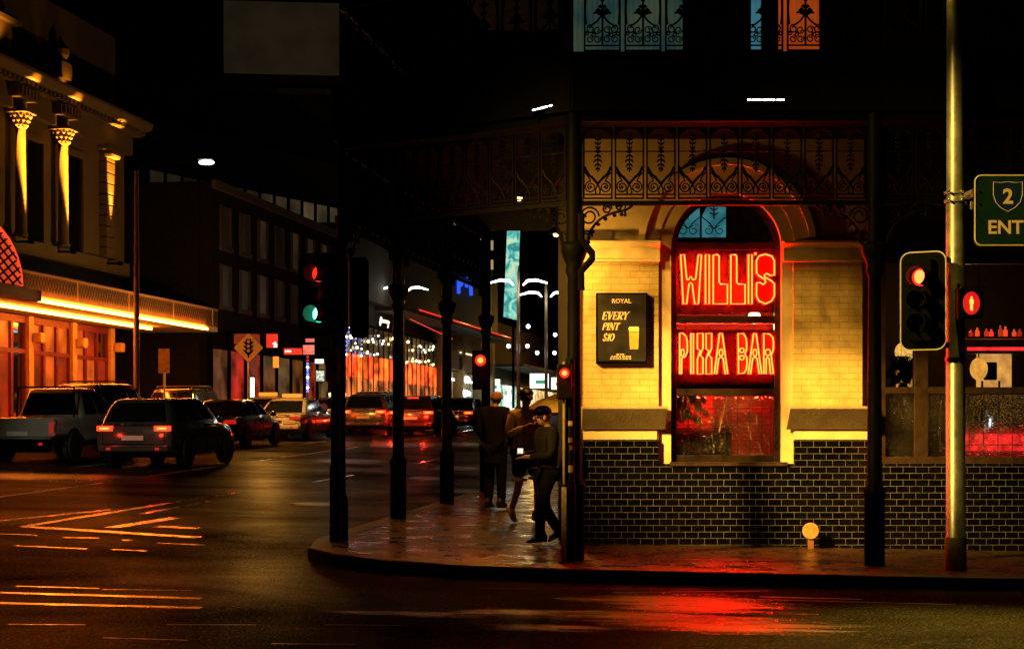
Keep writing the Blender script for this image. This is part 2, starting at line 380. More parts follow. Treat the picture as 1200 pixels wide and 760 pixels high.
# wet patches lying on the asphalt: a thin film with ragged, fading edges
def puddlemat():
    m = bpy.data.materials.new('water_film'); m.use_nodes = True; nt = m.node_tree; nt.nodes.clear()
    out = N(nt, 'ShaderNodeOutputMaterial'); mx = N(nt, 'ShaderNodeMixShader'); tr_ = N(nt, 'ShaderNodeBsdfTransparent'); b = N(nt, 'ShaderNodeBsdfPrincipled')
    b.inputs['Base Color'].default_value = (.008,.008,.008,1); b.inputs['Specular IOR Level'].default_value = .62
    tc = N(nt, 'ShaderNodeTexCoord'); gr = N(nt, 'ShaderNodeTexGradient', gradient_type='SPHERICAL'); nt.links.new(tc.outputs['Object'], gr.inputs['Vector'])
    geo = N(nt, 'ShaderNodeNewGeometry'); mp = N(nt, 'ShaderNodeMapping'); mp.inputs['Scale'].default_value = (.8, 5.0, 1); nt.links.new(geo.outputs['Position'], mp.inputs[0])
    nz = N(nt, 'ShaderNodeTexNoise', Scale=1.0, Detail=7.0, Roughness=.7); nt.links.new(mp.outputs[0], nz.inputs['Vector'])
    fine = N(nt, 'ShaderNodeTexNoise', Scale=60.0, Detail=4.0, Roughness=.7); nt.links.new(geo.outputs['Position'], fine.inputs['Vector'])
    s_ = N(nt, 'ShaderNodeMath', operation='ADD'); nt.links.new(gr.outputs[1], s_.inputs[0]); nt.links.new(ramp(nt, nz.outputs[0], -.45, .35, .3, .7), s_.inputs[1])
    nt.links.new(ramp(nt, s_.outputs[0], 0, 1, .12, .62), mx.inputs[0])
    nt.links.new(ramp(nt, nz.outputs[0], .22, .42, .35, .65), b.inputs['Roughness'])
    bp = N(nt, 'ShaderNodeBump', Strength=.6, Distance=.006); nt.links.new(fine.outputs[0], bp.inputs['Height']); nt.links.new(bp.outputs[0], b.inputs['Normal'])
    nt.links.new(tr_.outputs[0], mx.inputs[1]); nt.links.new(b.outputs[0], mx.inputs[2]); nt.links.new(mx.outputs[0], out.inputs[0]); return m
M['puddle'] = puddlemat()
def puddle(u, v, rx, ry, off=ROAD+.006):
    x, y = gp(u, v, off); me = bpy.data.meshes.new('puddle')
    me.from_pydata([(math.cos(R(15*i)), math.sin(R(15*i)), (G(x+rx*math.cos(R(15*i)), y+ry*math.sin(R(15*i)), off)-G(x, y, off))) for i in range(24)], [], [tuple(range(24))])
    me.materials.append(M['puddle']); o = bpy.data.objects.new('puddle', me); COL.objects.link(o); o.location = (x, y, G(x, y, off)); o.scale = (rx, ry, 1); tag(o, kind='structure')
for a in ((805,707,1.35,1.15),(760,722,1.6,.5),(860,732,1.5,.7),(600,717,.9,.35),(480,718,1.0,.25),(650,735,.7,.3),(60,558,2.6,2.0),(440,520,3,5),(370,590,.7,.7),(410,540,1.5,2)): puddle(*a)
for a in ((535,548,.9,1.6),(545,575,.7,1.0),(500,560,.7,1.2),(540,520,1.0,3.0),(500,600,.7,.4),(560,640,.8,.3),(850,655,1.4,.3)): puddle(*a, off=.006)
# sealed trench seams in the near lane
tr = MB()
for a, b, w in ((( 720,694),(900,692),.05),((825,700.5),(1120,708),.05),((560,689),(820,690),.03),((890,699),(1010,702),.08)):
    q = strip(gp(*a), gp(*b), w); tr.add([(x, y, z-.001) for x, y, z in q], [(0,1,2,3)])
tag(tr.build('tar_seam', mat('tar', (.008,.008,.008), .5)), kind='structure')

# ================================================================== CORNER HOTEL
WY = 21.05
def hx(u): return (u-600)/95.0
def hz(v): return EYE + (505-v)/95.0
hotel = thing('corner_hotel', 'corner hotel with cream painted brick piers above black glazed tiles', 'hotel', (hx(683), WY, 0))
XL = hx(683); xr = 13.0
# lower wall behind the tiles, the piers, the wall over the arch
MB().box(XL+.01, xr, WY+.03, WY+.36, -1.2, hz(543)).build('base_wall', M['dark'], hotel)
d = MB(); d.box(XL, xr, WY, WY+.03, -1.2, hz(543)); d.build('tiled_dado', M['tile'], hotel)
d = MB(); d.box(XL, hx(771.5), WY+.001, WY+.03, hz(543)+.002, hz(515)); d.build('tiled_dado', M['tile'], hotel)
d = MB(); d.box(hx(930), hx(1020), WY+.001, WY+.03, hz(543)+.002, hz(515)); d.build('tiled_dado', M['tile'], hotel)
xa, xb = hx(787), hx(917); xm = (xa+xb)/2; ra = (xb-xa)/2; zs = hz(290)
MB().box(XL+.01, hx(772), WY+.03, WY+.36, hz(543), hz(285)).build('pier', M['pbrick'], hotel)
MB().box(hx(930), hx(1011), WY+.03, WY+.36, hz(543), hz(285)).build('pier', M['pbrick'], hotel)
# plain band between tiles and ledge, and rendered window surround
for a, b in ((XL+.005, hx(770)), (hx(931), hx(1019))):
    MB().box(a, b, WY+.012, WY+.03, hz(514.5), hz(503)).build('plaster_band', M['plaster'], hotel)
MB().box(hx(772)+.001, xa, WY+.075, WY+.36, hz(543), zs).build('window_surround', M['plaster'], hotel)
MB().box(xb, hx(930)-.001, WY+.075, WY+.36, hz(543), zs).build('window_surround', M['plaster'], hotel)
MB().box(hx(1011)+.001, hx(1021), WY+.16, WY+.36, hz(543), hz(240)).build('pier_return', M['plaster'], hotel)
# ledges with a raked underside
for a, b in ((XL-.02, hx(780)), (hx(921), hx(1021))):
    MB().prof([(WY+.02, hz(476)), (WY-.30, hz(476)), (WY-.30, hz(479)), (WY-.02, hz(503)), (WY+.02, hz(503))], a, b).build('ledge', M['ledge'], hotel, bevel=.006)
# impost mouldings
for a, b in ((XL-.03, hx(773)), (hx(917), hx(1016))):
    MB().prof([(WY+.03, hz(283)), (WY-.12, hz(283)), (WY-.12, hz(286)), (WY-.07, hz(290)), (WY-.05, hz(291)), (WY-.05, hz(303)), (WY-.075, hz(304)), (WY-.075, hz(307)), (WY+.03, hz(307))], a, b).build('impost_moulding', M['plaster'], hotel, bevel=.004)
# spandrel with the arch cut out, and the raised archivolt
def arch_poly(x0, x1, z0, z1, cx, cz, r, n=24):
    return [(x0, z0), (x0, z1), (x1, z1), (x1, z0), (cx+r, z0)] + ([(cx+r, cz)] if cz > z0+1e-4 else []) + [(cx+r*math.cos(math.pi*i/n), cz+r*math.sin(math.pi*i/n)) for i in range(1, n)] + ([(cx-r, cz)] if cz > z0+1e-4 else []) + [(cx-r, z0)]
MB().plate(arch_poly(XL+.01, hx(1015), hz(283), 5.05, xm, zs, ra+.16), WY+.035, WY+.36).build('arch_wall', M['plaster'], hotel)
def ring_plate(mb, cx, cz, r0, r1, y0, y1, n=24):
    for i in range(n):
        a, b = math.pi*i/n, math.pi*(i+1)/n
        q = [(cx+r0*math.cos(a), cz+r0*math.sin(a)), (cx+r1*math.cos(a), cz+r1*math.sin(a)), (cx+r1*math.cos(b), cz+r1*math.sin(b)), (cx+r0*math.cos(b), cz+r0*math.sin(b))]
        mb.plate(q, y0, y1)
a = MB(); ring_plate(a, xm, zs, ra, ra+.17, WY+.06, WY+.36); a.build('archivolt', M['plaster'], hotel)
a = MB(); ring_plate(a, xm, zs, ra+.34, ra+.42, WY-.03, WY+.05); a.build('hood_mould', M['plaster'], hotel)
# main window: timber frame with fixed lights, fanlight and rails
win = MB()
yf0, yf1 = WY+.15, WY+.24
win.box(xa, xa+.075, yf0, yf1, hz(541), zs); win.box(xb-.075, xb, yf0, yf1, hz(541), zs)
for v0, v1 in ((541,533),(463,455),(378,369),(291,282)): win.box(xa+.075, xb-.075, yf0+.002, yf1-.002, hz(v0), hz(v1))
ring_plate(win, xm, zs, ra-.08, ra, yf0, yf1)
wn = win.build('window_frame', M['winframe'], hotel, bevel=.004)
MB().box(xa-.02, xb+.06, WY-.03, WY+.15, hz(545.5), hz(541)).build('window_sill', M['wood'], hotel)
for v0, v1, g in ((369,291,'glass'),(455,378,'glass'),(533,463,'pane2')):
    MB().box(xa+.075, xb-.075, WY+.19, WY+.194, hz(v0), hz(v1)).build('window_pane', M[g], wn)
# glazing bars of the lower light
gb = MB()
for k in range(1, 8): x = xa+.075+(xb-xa-.15)*k/8; gb.box(x-.004, x+.004, WY+.196, WY+.204, hz(533), hz(463))
for v in (478, 498): gb.box(xa+.075, xb-.075, WY+.197, WY+.203, hz(v)-.004, hz(v)+.004)
gb.build('glazing_bar', M['winframe'], wn)
# fanlight: reflection of the verandah lace, imitated by glowing teal panes and tubes
def tealreflection():
    m, nt, b = nodes('teal_reflection'); tc = N(nt, 'ShaderNodeTexCoord'); nz = N(nt, 'ShaderNodeTexNoise', Scale=5.0, Detail=5.0); nt.links.new(tc.outputs['Object'], nz.inputs['Vector'])
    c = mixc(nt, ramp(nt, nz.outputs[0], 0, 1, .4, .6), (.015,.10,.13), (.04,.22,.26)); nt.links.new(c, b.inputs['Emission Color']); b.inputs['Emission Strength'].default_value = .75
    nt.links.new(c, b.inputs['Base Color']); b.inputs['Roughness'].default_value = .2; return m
M['teal'] = tealreflection()
fan = MB(); n = 20
fan.plate([(xm+(ra-.08)*math.cos(math.pi*i/n), zs+.0+(ra-.08)*math.sin(math.pi*i/n)) for i in range(n+1)], WY+.2, WY+.205)
fan.build('fanlight_pane', mat('dark_glass', (.01,.01,.012), .1), wn)
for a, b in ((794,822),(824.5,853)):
    t_ = MB(); t_.plate([(hx(a), hz(276)), (hx(b), hz(276)), (hx(b), hz(240)), (hx(a)+.06, hz(240)), (hx(a), hz(252))], WY+.192, WY+.198); t_.build('reflection_pane', M['teal'], wn)
    tr_ = MB(); cx = hx((a+b)/2)
    for s_ in (-1, 1):
        tr_.tube(spiral(cx+s_*.07, hz(268), .06, .02, 90, 90+s_*420, 18, WY+.186), .007, 4)
        tr_.tube(smooth([(cx+s_*.15, WY+.186, hz(252)), (cx+s_*.06, WY+.186, hz(259)), (cx, WY+.186, hz(266))]), .009, 4)
    for dz in (0, .06): tr_.tube([(cx-.05, WY+.186, hz(247)+dz), (cx, WY+.186, hz(250)+dz), (cx+.05, WY+.186, hz(247)+dz)], .012, 4)
    tr_.tube([(cx, WY+.186, hz(254)), (cx, WY+.186, hz(238))], .012, 4)
    tr_.build('lace_reflection', M['iron'], wn)
# dining room behind the window
yb = WY+2.6
rm = MB(); rm.box(.95, 4.28, yb, yb+.1, -.1, 4.5); rm.build('room_back_wall', M['roomwall'], hotel)
rm = MB(); rm.box(.95, 1.05, WY+.37, yb, -.1, 4.5); rm.build('room_side_wall', M['roomwall'], hotel)
rm = MB(); rm.box(4.28, 4.36, WY+.37, yb+3, -.1, 4.5); rm.build('room_side_wall', M['roomwall'], hotel)
rm = MB(); rm.box(.95, 12.5, WY+.37, yb+3.1, 4.5, 4.6); rm.build('room_ceiling', M['dark'], hotel)
rm = MB(); rm.box(.95, 12.5, WY+.37, yb+3.1, .05, .15); rm.build('room_floor', M['wood'], hotel)
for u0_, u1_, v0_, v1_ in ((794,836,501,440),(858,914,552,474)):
    rm = MB(); rm.box(px(u0_, yb), px(u1_, yb), yb-.06, yb-.002, pz(v0_, yb), pz(v1_, yb)); rm.build('red_glow_panel', M['redglow'], hotel)  # red panels set only where the red glow falls; wall between stays dark
# right bay: wide timber window with the bar behind
x0, x1 = hx(1021), hx(1236)
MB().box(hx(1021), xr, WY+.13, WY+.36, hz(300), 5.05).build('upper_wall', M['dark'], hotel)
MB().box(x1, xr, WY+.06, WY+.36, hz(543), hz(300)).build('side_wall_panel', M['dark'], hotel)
wf = MB(); yf0, yf1 = WY+.10, WY+.22
for u0, u1 in ((1021,1040),(1074,1090),(1222,1236)): wf.box(hx(u0), hx(u1), yf0, yf1, hz(543), hz(300))
for v0, v1 in ((543,535),(461,453),(308,300)): 
    for u0, u1 in ((1040,1074),(1090,1222)): wf.box(hx(u0), hx(u1), yf0+.002, yf1-.002, hz(v0), hz(v1))
w2 = wf.build('window_frame', M['wood'], hotel, bevel=.004)
for u0, u1 in ((1040,1074),(1090,1222)):
    MB().box(hx(u0), hx(u1), WY+.16, WY+.164, hz(535), hz(461)).build('window_pane', M['pane2'], w2)
    MB().box(hx(u0), hx(u1), WY+.16, WY+.164, hz(453), hz(308)).build('window_pane', M['glass'], w2)
gb = MB()
for u in (1057, 1106, 1123, 1140, 1157, 1174, 1191, 1208): gb.box(hx(u)-.004, hx(u)+.004, WY+.166, WY+.174, hz(535), hz(461))
for v in (478, 521):
    for u0, u1 in ((1040,1074),(1090,1222)): gb.box(hx(u0), hx(u1), WY+.1665, WY+.1735, hz(v)-.005, hz(v)+.005)
gb.build('glazing_bar', M['wood'], w2)
# side wall up the street, upper storeys, parapet
T = frame((XL, WY), AN)
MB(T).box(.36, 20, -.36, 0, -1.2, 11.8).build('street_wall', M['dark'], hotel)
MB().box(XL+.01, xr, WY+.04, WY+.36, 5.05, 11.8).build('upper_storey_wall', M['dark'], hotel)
MB().prof([(WY+.36, 11.8), (WY-.35, 11.8), (WY-.35, 12.0), (WY-.1, 12.1), (WY-.1, 12.9), (WY+.36, 12.9)], XL-.3, xr).build('parapet', M['dark'], hotel)
def curtain(name, c1, c2, s_):
    m, nt, b = nodes(name); tc = N(nt, 'ShaderNodeTexCoord'); nz = N(nt, 'ShaderNodeTexNoise', Scale=2.2, Detail=5.0); wv = N(nt, 'ShaderNodeTexWave', Scale=5.0, Distortion=3.0)
    nt.links.new(tc.outputs['Object'], nz.inputs['Vector']); nt.links.new(tc.outputs['Object'], wv.inputs['Vector'])
    ad = N(nt, 'ShaderNodeMath', operation='MULTIPLY_ADD'); nt.links.new(wv.outputs[1], ad.inputs[0]); ad.inputs[1].default_value = .12; nt.links.new(nz.outputs[0], ad.inputs[2])
    c = mixc(nt, ramp(nt, ad.outputs[0], 0, 1, .4, .72), c1, c2); nt.links.new(c, b.inputs['Emission Color']); b.inputs['Emission Strength'].default_value = s_
    b.inputs['Base Color'].default_value = (.03,.03,.03,1); return m
for u0, u1, cm in ((672,800,curtain('teal_curtain', (.03,.10,.10), (.13,.18,.10), .3)),(880,892,curtain('blue_curtain', (.02,.13,.18), (.06,.24,.30), .6)),(912,960,curtain('orange_curtain', (.42,.05,.006), (.6,.09,.01), .55))):
    f_ = MB(); xa_, xb_ = px(u0, WY-.02), px(u1, WY-.02)
    f_.box(xa_-.08, xa_, WY-.03, WY+.04, 5.4, 8.1); f_.box(xb_, xb_+.08, WY-.03, WY+.04, 5.4, 8.1); f_.box(xa_-.08, xb_+.08, WY-.03, WY+.04, 8.1, 8.2)
    fr_ = f_.build('balcony_door', M['winframe'], hotel)
    MB().box(xa_, xb_, WY+.005, WY+.03, 5.4, 8.1).build('door_pane', cm, fr_)

# ------------------------------------------------------------------ furniture seen through the windows
def seg_y(v, y): return pz(v, y)
yi = WY+1.2
pl = thing('pendant_lamp', 'glowing warm globe lamp hanging behind the transom between the two neon signs', 'lamp', (px(884, yi), yi, pz(372, yi)))
MB().ball((px(884, yi), yi, pz(372, yi)), .085).build('globe', M['warm'], pl, smooth=60)
MB().tube([(px(884, yi), yi, pz(372, yi)+.09), (px(884, yi), yi, 4.49)], .008).build('cord', M['black'], pl)
point('lamp_glow', (px(884, yi), yi, pz(372, yi)-.12), (1,.55,.18), 14, .06, pl)
def stool(loc, label):
    t = thing('bar_stool', label, 'stool', loc, 'bar stools by the lower window light'); x, y, z = loc
    MB().lathe([(.17,.74),(.18,.75),(.18,.79),(.16,.8)], loc).build('seat', M['wood'], t, smooth=40)
    for k in range(4):
        a = R(45+90*k)
        MB().tube([(x+.1*math.cos(a), y+.1*math.sin(a), z+.74), (x+.2*math.cos(a), y+.2*math.sin(a), z)], .013).build('leg', M['black'], t)
    MB().tube([(x+.16*math.cos(R(i*20)), y+.16*math.sin(R(i*20)), z+.3) for i in range(18)], .009, closed=True).build('foot_ring', M['black'], t)
stool((2.55, WY+.95, .15), 'dark round bar stool behind the middle of the lower window light')
stool((3.05, WY+1.3, .15), 'dark round bar stool further in, towards the red wall')
tb = thing('bar_table', 'dark square table standing inside the lower window light', 'table', (2.2, WY+.8, .15))
MB().box(1.95, 2.45, WY+.55, WY+1.05, 1.22, 1.26).build('table_top', M['wood'], tb)
MB().tube([(2.2, WY+.8, .17), (2.2, WY+.8, 1.22)], .03, 8).build('pedestal', M['black'], tb)
MB().lathe([(.22,.15),(.22,.17),(.04,.2)], (2.2, WY+.8, 0)).build('foot', M['black'], tb)
def plant(name, label, c, n, sp, drop, seed, hang=True):
    rnd = random.Random(seed); t = thing(name, label, 'plant', c)
    mb = MB(); stm = MB()
    for k in range(n):
        a = rnd.uniform(0, 6.28); r = rnd.uniform(.02, sp); q = (c[0]+r*math.cos(a), c[1]+r*math.sin(a)*.5, c[2]-rnd.uniform(-.05, drop))
        stm.tube([c, ((c[0]+q[0])/2, (c[1]+q[1])/2, max(c[2], q[2])+.03), q], .004, 4)
        w = rnd.uniform(.025, .055); l = w*rnd.uniform(1.6, 2.4); tl = rnd.uniform(-1, 1); b = rnd.uniform(-.03, .03)
        dx, dz = math.cos(tl-1.57), math.sin(tl-1.57)
        mb.add([q, (q[0]+dx*l*.5-dz*w, q[1]+b, q[2]+dz*l*.5+dx*w), (q[0]+dx*l, q[1]+2*b, q[2]+dz*l), (q[0]+dx*l*.5+dz*w, q[1]-b, q[2]+dz*l*.5-dx*w)], [(0,1,2),(0,2,3)])
    mb.build('foliage', M['leaf'], t); stm.build('stem', M['leaf'], t)
    return t
y_ = WY+.45
t = plant('hanging_plant', 'dark trailing plant at top left of the red lit lower window light', (px(803, y_), y_, pz(462, y_)), 70, .24, .30, 3)
MB().tube([(px(803, y_), y_, pz(462, y_)), (px(803, y_), y_, 4.49)], .004, 4).build('cord', M['black'], t)
rl = thing('red_light_tube', 'red fluorescent tube lighting the room behind the lower window light', 'lamp', (2.9, WY+.7, 1.9))
MB().tube([(1.75, WY+1.9, 2.42), (4.0, WY+1.9, 2.42)], .02, 8).build('tube', emat('red_tube', (1,.02,.008), 700), rl)
MB().box(1.7, 4.05, WY+1.87, WY+1.93, 2.445, 2.49).build('holder', M['black'], rl)
dc = thing('dark_counter', 'low dark counter across the bottom left of the lower window light', 'counter', (2.2, WY+.6, .15))
MB().box(1.98, px(846, WY+.6), WY+.6, WY+.72, .15, pz(506, WY+.6)).build('front', M['black'], dc)
MB().box(1.96, px(848, WY+.6), WY+.56, WY+.76, pz(506, WY+.6)+.001, pz(503, WY+.6)).build('counter_top', M['wood'], dc, bevel=.006)
cb = thing('dark_cabinet', 'dark box shaped cabinet in the middle of the lower window light', 'cabinet', (px(848, WY+.5), WY+.5, .15))
MB().box(px(836, WY+.5), px(858, WY+.5), WY+.5, WY+.55, .15, pz(500, WY+.5)).build('front', M['black'], cb, bevel=.01)
MB().box(px(834, WY+.5), px(860, WY+.5), WY+.47, WY+.57, pz(500, WY+.5)+.001, pz(498, WY+.5)).build('top', M['wood'], cb)
sc_ = thing('wooden_screen', 'dark slatted screen behind the upper right of the lower window light', 'screen', (px(876, yb-.4), yb-.4, 1.9))
o_ = MB(); yv = yb-.4
for k in range(9): o_.box(px(838, yv), px(915, yv), yv, yv+.03, pz(480-k*3.4, yv), pz(477.6-k*3.4, yv))
o_.build('slats', M['wood'], sc_)
MB().box(px(852, yv), px(856, yv), yv+.031, yv+.07, .15, pz(450, yv)).build('upright', M['wood'], sc_)
MB().box(px(902, yv), px(906, yv), yv+.031, yv+.07, .15, pz(450, yv)).build('upright', M['wood'], sc_)
# bright reflections in the glass, imitated by thin coloured tubes
for (a, b, c_, lb) in (((852.5,461),(843,505),'gold','long pale reflection streak upright in the middle of the lower window light'),((877,499),(880,515),'beer','short amber reflection streak low in the red part of the lower window light'),((889,520),(892,529),'beer','small amber reflection streak near the bottom of the lower window light'),((886.5,487),(887,498),'beer','small amber stick reflected high in the red part of the lower window light')):
    y_ = WY+.34
    o = MB().tube([(px(a[0], y_), y_, pz(a[1], y_)), (px(b[0], y_), y_, pz(b[1], y_))], .006, 6).build('reflection_streak', mat('streak', (.6,.45,.18) if c_ == 'gold' else (.6,.25,.05), .4), None, loc=(px(b[0], y_), y_, pz(b[1], y_)))
    tag(o, lb, 'streak')
spot('table_light', (2.5, WY+.6, 2.3), (2.5, WY+.32, 1.2), (1,.6,.2), 3, 70, parent=pl)

# bar room through the right window
yb2 = WY+3.2
MB().box(4.37, 12.5, yb2, yb2+.1, .15, 4.5).build('bar_back_wall', M['roomwall'], hotel)
def lit_window(x0, x1, z0, z1, y, m): return MB().box(x0, x1, y-.02, y-.005, z0, z1).build('lit_opening', m, hotel)
amber = emat('amber_opening', (1.0,.42,.07), .42, .5, 2.0); amber2 = emat('bright_opening', (1.0,.46,.10), .6, .5, 4.0)
lit_window(px(1050, yb2), px(1086, yb2), pz(456, yb2), pz(432, yb2), yb2, amber)
lit_window(px(1144, yb2), px(1185, yb2), pz(456, yb2), pz(414, yb2), yb2, amber2)
y_ = WY+.42
t = plant('window_plant', 'leafy dark plant in front of the round lamp in the right hand window', (px(1056, y_), y_, pz(420, y_)), 60, .26, .32, 5)
MB().tube([(px(1056, y_), y_, pz(420, y_)), (px(1056, y_), y_, 4.49)], .004, 4).build('cord', M['black'], t)
y_ = WY+1.3
gl = thing('globe_lamp', 'round yellow lamp half hidden by leaves in the right hand window', 'lamp', (px(1060, y_), y_, pz(412, y_)))
MB().ball((px(1060, y_), y_, pz(412, y_)), .13).build('globe', emat('globe_light', (1,.55,.1), 1.0, .25, 9), gl, smooth=60)
MB().tube([(px(1060, y_), y_, pz(412, y_)+.13), (px(1060, y_), y_, 4.49)], .008).build('cord', M['black'], gl)
y_ = WY+1.6
dl = thing('drum_lamp', 'large round glowing lamp shade beside the green pole', 'lamp', (px(1147, y_), y_, pz(432, y_)))
MB().ball((px(1147, y_), y_, pz(432, y_)), (.12,.12,.15)).build('shade', emat('drum_light', (1,.44,.06), .85, .25, 9), dl, smooth=60)
MB().tube([(px(1147, y_), y_, pz(432, y_)+.15), (px(1147, y_), y_, 4.49)], .008).build('cord', M['black'], dl)
ch = thing('bar_chair', 'dark chair back against the bright opening in the right hand window', 'chair', (px(1160, WY+2), WY+2, .15))
y_ = WY+2
MB().box(px(1153, y_), px(1169, y_), y_, y_+.05, pz(445, y_), pz(424, y_)).build('backrest', M['black'], ch, bevel=.02)
MB().box(px(1150, y_), px(1172, y_), y_-.4, y_+.02, .62, .68).build('seat', M['black'], ch)
for sx in (px(1151, y_), px(1171, y_)):
    for sy in (y_-.37, y_): MB().tube([(sx, sy, .15), (sx, sy, .64 if sy < y_ else pz(446, y_))], .015).build('leg', M['black'], ch)
sh = thing('bottle_shelf', 'red lit bottle shelf at the top of the right hand window', 'shelf', (px(1170, WY+1.4), WY+1.4, pz(412, WY+1.4)))
y_ = WY+1.4
MB().box(px(1130, y_), px(1225, y_), y_-.1, y_+.12, pz(397, y_), pz(394.5, y_)).build('board', M['white'], sh)
MB().box(px(1130, y_), px(1225, y_), y_-.1, y_+.12, pz(414, y_), pz(411, y_)).build('board', M['wood'], sh)
MB().box(px(1132, y_), px(1222, y_), y_-.08, y_-.06, pz(411, y_), pz(407, y_)).build('light_strip', emat('shelf_red', (1,.02,.02), 1.6, .4, 8), sh)
rnd = random.Random(4)
for k in range(11):
    u = 1139+k*8+rnd.uniform(-2, 2); h_ = rnd.uniform(.09, .16)
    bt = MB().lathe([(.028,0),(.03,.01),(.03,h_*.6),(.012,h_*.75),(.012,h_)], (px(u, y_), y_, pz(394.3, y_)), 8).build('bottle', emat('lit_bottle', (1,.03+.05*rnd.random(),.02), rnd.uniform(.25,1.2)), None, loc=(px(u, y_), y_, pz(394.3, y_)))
    tag(bt, 'small bottle glowing red on the upper shelf in the right hand window', 'bottle', 'bottles on the red lit shelf')
rs = thing('red_floor_lamp', 'low red light glowing behind the rippled glass of the right hand window', 'lamp', (px(1170, WY+.6), WY+.6, .9))
MB().box(px(1128, WY+.6), px(1215, WY+.6), WY+.58, WY+.62, pz(528, WY+.6), pz(508, WY+.6)).build('light_face', emat('red_floor_light', (1,.02,.02), .9, .8, 14), rs)
MB().box(px(1126, WY+.6), px(1217, WY+.6), WY+.625, WY+.66, .15, pz(507, WY+.6)).build('stand', M['black'], rs)
ck = MB().tube([(px(1160.5, WY+.35), WY+.35, pz(490, WY+.35)), (px(1160, WY+.35), WY+.35, pz(499, WY+.35))], .012, 6).build('cool_night_light', emat('cool_stick', (.6,.85,1), 2.5), None, loc=(px(1160, WY+.35), WY+.35, pz(499, WY+.35)))
tag(ck, 'tiny cool white light stick inside the right hand window', 'lamp')
point('bar_glow', (px(1120, WY+1.8), WY+1.8, 2.9), (1,.5,.12), 8, .12, dl)

# ------------------------------------------------------------------ neon signs
YN = WY+.13
def npt(x, y, base, yy=YN): return (px(780+x/8.443, yy), yy, pz(base+y/8.443, yy))
def letter(sign, pts, base, sm=False, loops=(), face=True):
    P = [npt(x, y, base) for x, y in pts]
    if sm: P = smooth(P, 4, True)
    L = MB().tube(P, .0088, 6, closed=True)
    for lp_ in loops: L.tube([npt(x, y, base) for x, y in lp_], .0078, 6, closed=True)
    o = L.build('letter', M['neon'], sign, smooth=60)
    if face:
        f_ = MB(); f_.add([(p[0], YN+.022, p[2]) for p in P], [tuple(range(len(P)))]); f_.build('bloom_face', M['bloomface'], o)  # red plates added to imitate the tubes' bloom inside each letter
ell = lambda cx, cy, rx, ry: [(cx+rx*math.cos(R(30*i)), cy+ry*math.sin(R(30*i))) for i in range(12)]
ns = thing('neon_sign', 'tall red neon lettering in the upper window light', 'neon sign', (px(850, YN), YN, pz(369, YN)))
Wp = [(150,155),(185,155),(209,392),(218,402),(228,400),(248,368),(268,400),(284,402),(298,392),(325,155),(355,155),(325,640),(288,640),(264,445),(248,430),(232,445),(208,640),(175,640)]
letter(ns, Wp, 280); letter(ns, [(395,155),(432,155),(432,640),(395,640)], 280)
Lp = [(472,158),(515,155),(529,170),(530,425),(546,445),(612,447),(612,640),(472,640)]
letter(ns, Lp, 280); letter(ns, [(x+174, y) for x, y in Lp], 280); letter(ns, [(820,155),(855,155),(855,640),(820,640)], 280)
letter(ns, [(884,140),(894,138),(894,152),(884,154)], 280, face=False)
Sp = [(1076,356),(1076,215),(1050,170),(988,150),(925,168),(899,215),(900,335),(925,362),(985,402),(990,428),(966,450),(938,430),(901,432),(899,560),(925,612),(988,640),(1048,612),(1076,560),(1076,442),(1040,408),(980,376),(976,355),(1000,340),(1035,358)]
letter(ns, Sp, 280)
ns2 = thing('neon_sign', 'smaller red neon two word lettering in the window light below the transom', 'neon sign', (px(850, YN), YN, pz(440, YN)))
letter(ns2, [(140,130),(172,130),(202,160),(215,210),(215,310),(195,360),(160,375),(158,530),(140,530)], 375, loops=[ell(168,322,16,36)])
letter(ns2, [(250,130),(275,130),(275,530),(250,530)], 375)
Z = [(315,130),(370,130),(370,275),(342,345),(370,372),(370,530),(315,530),(315,385),(343,302),(315,282)]
letter(ns2, Z, 375); letter(ns2, [(x+86, y) for x, y in Z], 375)
A = [(535,130),(560,130),(615,530),(590,530),(570,378),(548,362),(526,378),(505,530),(482,530)]
letter(ns2, A, 375, loops=[ell(548,322,18,36)])
letter(ns2, [(718,130),(772,134),(797,180),(802,240),(800,300),(784,335),(803,368),(805,430),(800,485),(778,520),(722,530)], 375, loops=[ell(755,298,22,22), ell(755,370,22,22)])
letter(ns2, [(x+336, y) for x, y in A], 375, loops=[ell(884,322,18,36)])
letter(ns2, [(972,130),(1030,138),(1060,172),(1068,220),(1066,290),(1045,348),(1066,530),(1038,530),(1024,378),(1008,365),(996,378),(995,530),(972,530)], 375, loops=[ell(1012,318,26,32)])
yb_ = YN+.14
bk = thing('backing_board', 'grey blue scuffed board behind the left half of the upper neon lettering', 'board', (px(790, yb_), yb_, pz(368, yb_)))
MB().box(px(789, yb_), px(857, yb_), yb_, yb_+.012, pz(368, yb_), pz(293, yb_)).build('face', mat('scuffed_blue', (.09,.11,.17), .6, var=.6, scale=9), bk)
bk2 = thing('backing_board', 'dark board behind the right half of the upper neon lettering', 'board', (px(860, yb_), yb_, pz(368, yb_)))
MB().box(px(858, yb_), px(910, yb_), yb_, yb_+.012, pz(366, yb_), pz(293, yb_)).build('face', mat('dark_board', (.06,.02,.02), .6, var=.5), bk2)
bk3 = thing('backing_board', 'dark board behind the lower two word neon lettering', 'board', (px(850, yb_), yb_, pz(452, yb_)))
MB().box(px(791, yb_), px(910, yb_), yb_, yb_+.012, pz(458, yb_), pz(386, yb_)).build('face', mat('dark_board2', (.05,.012,.012), .6, var=.5), bk3)

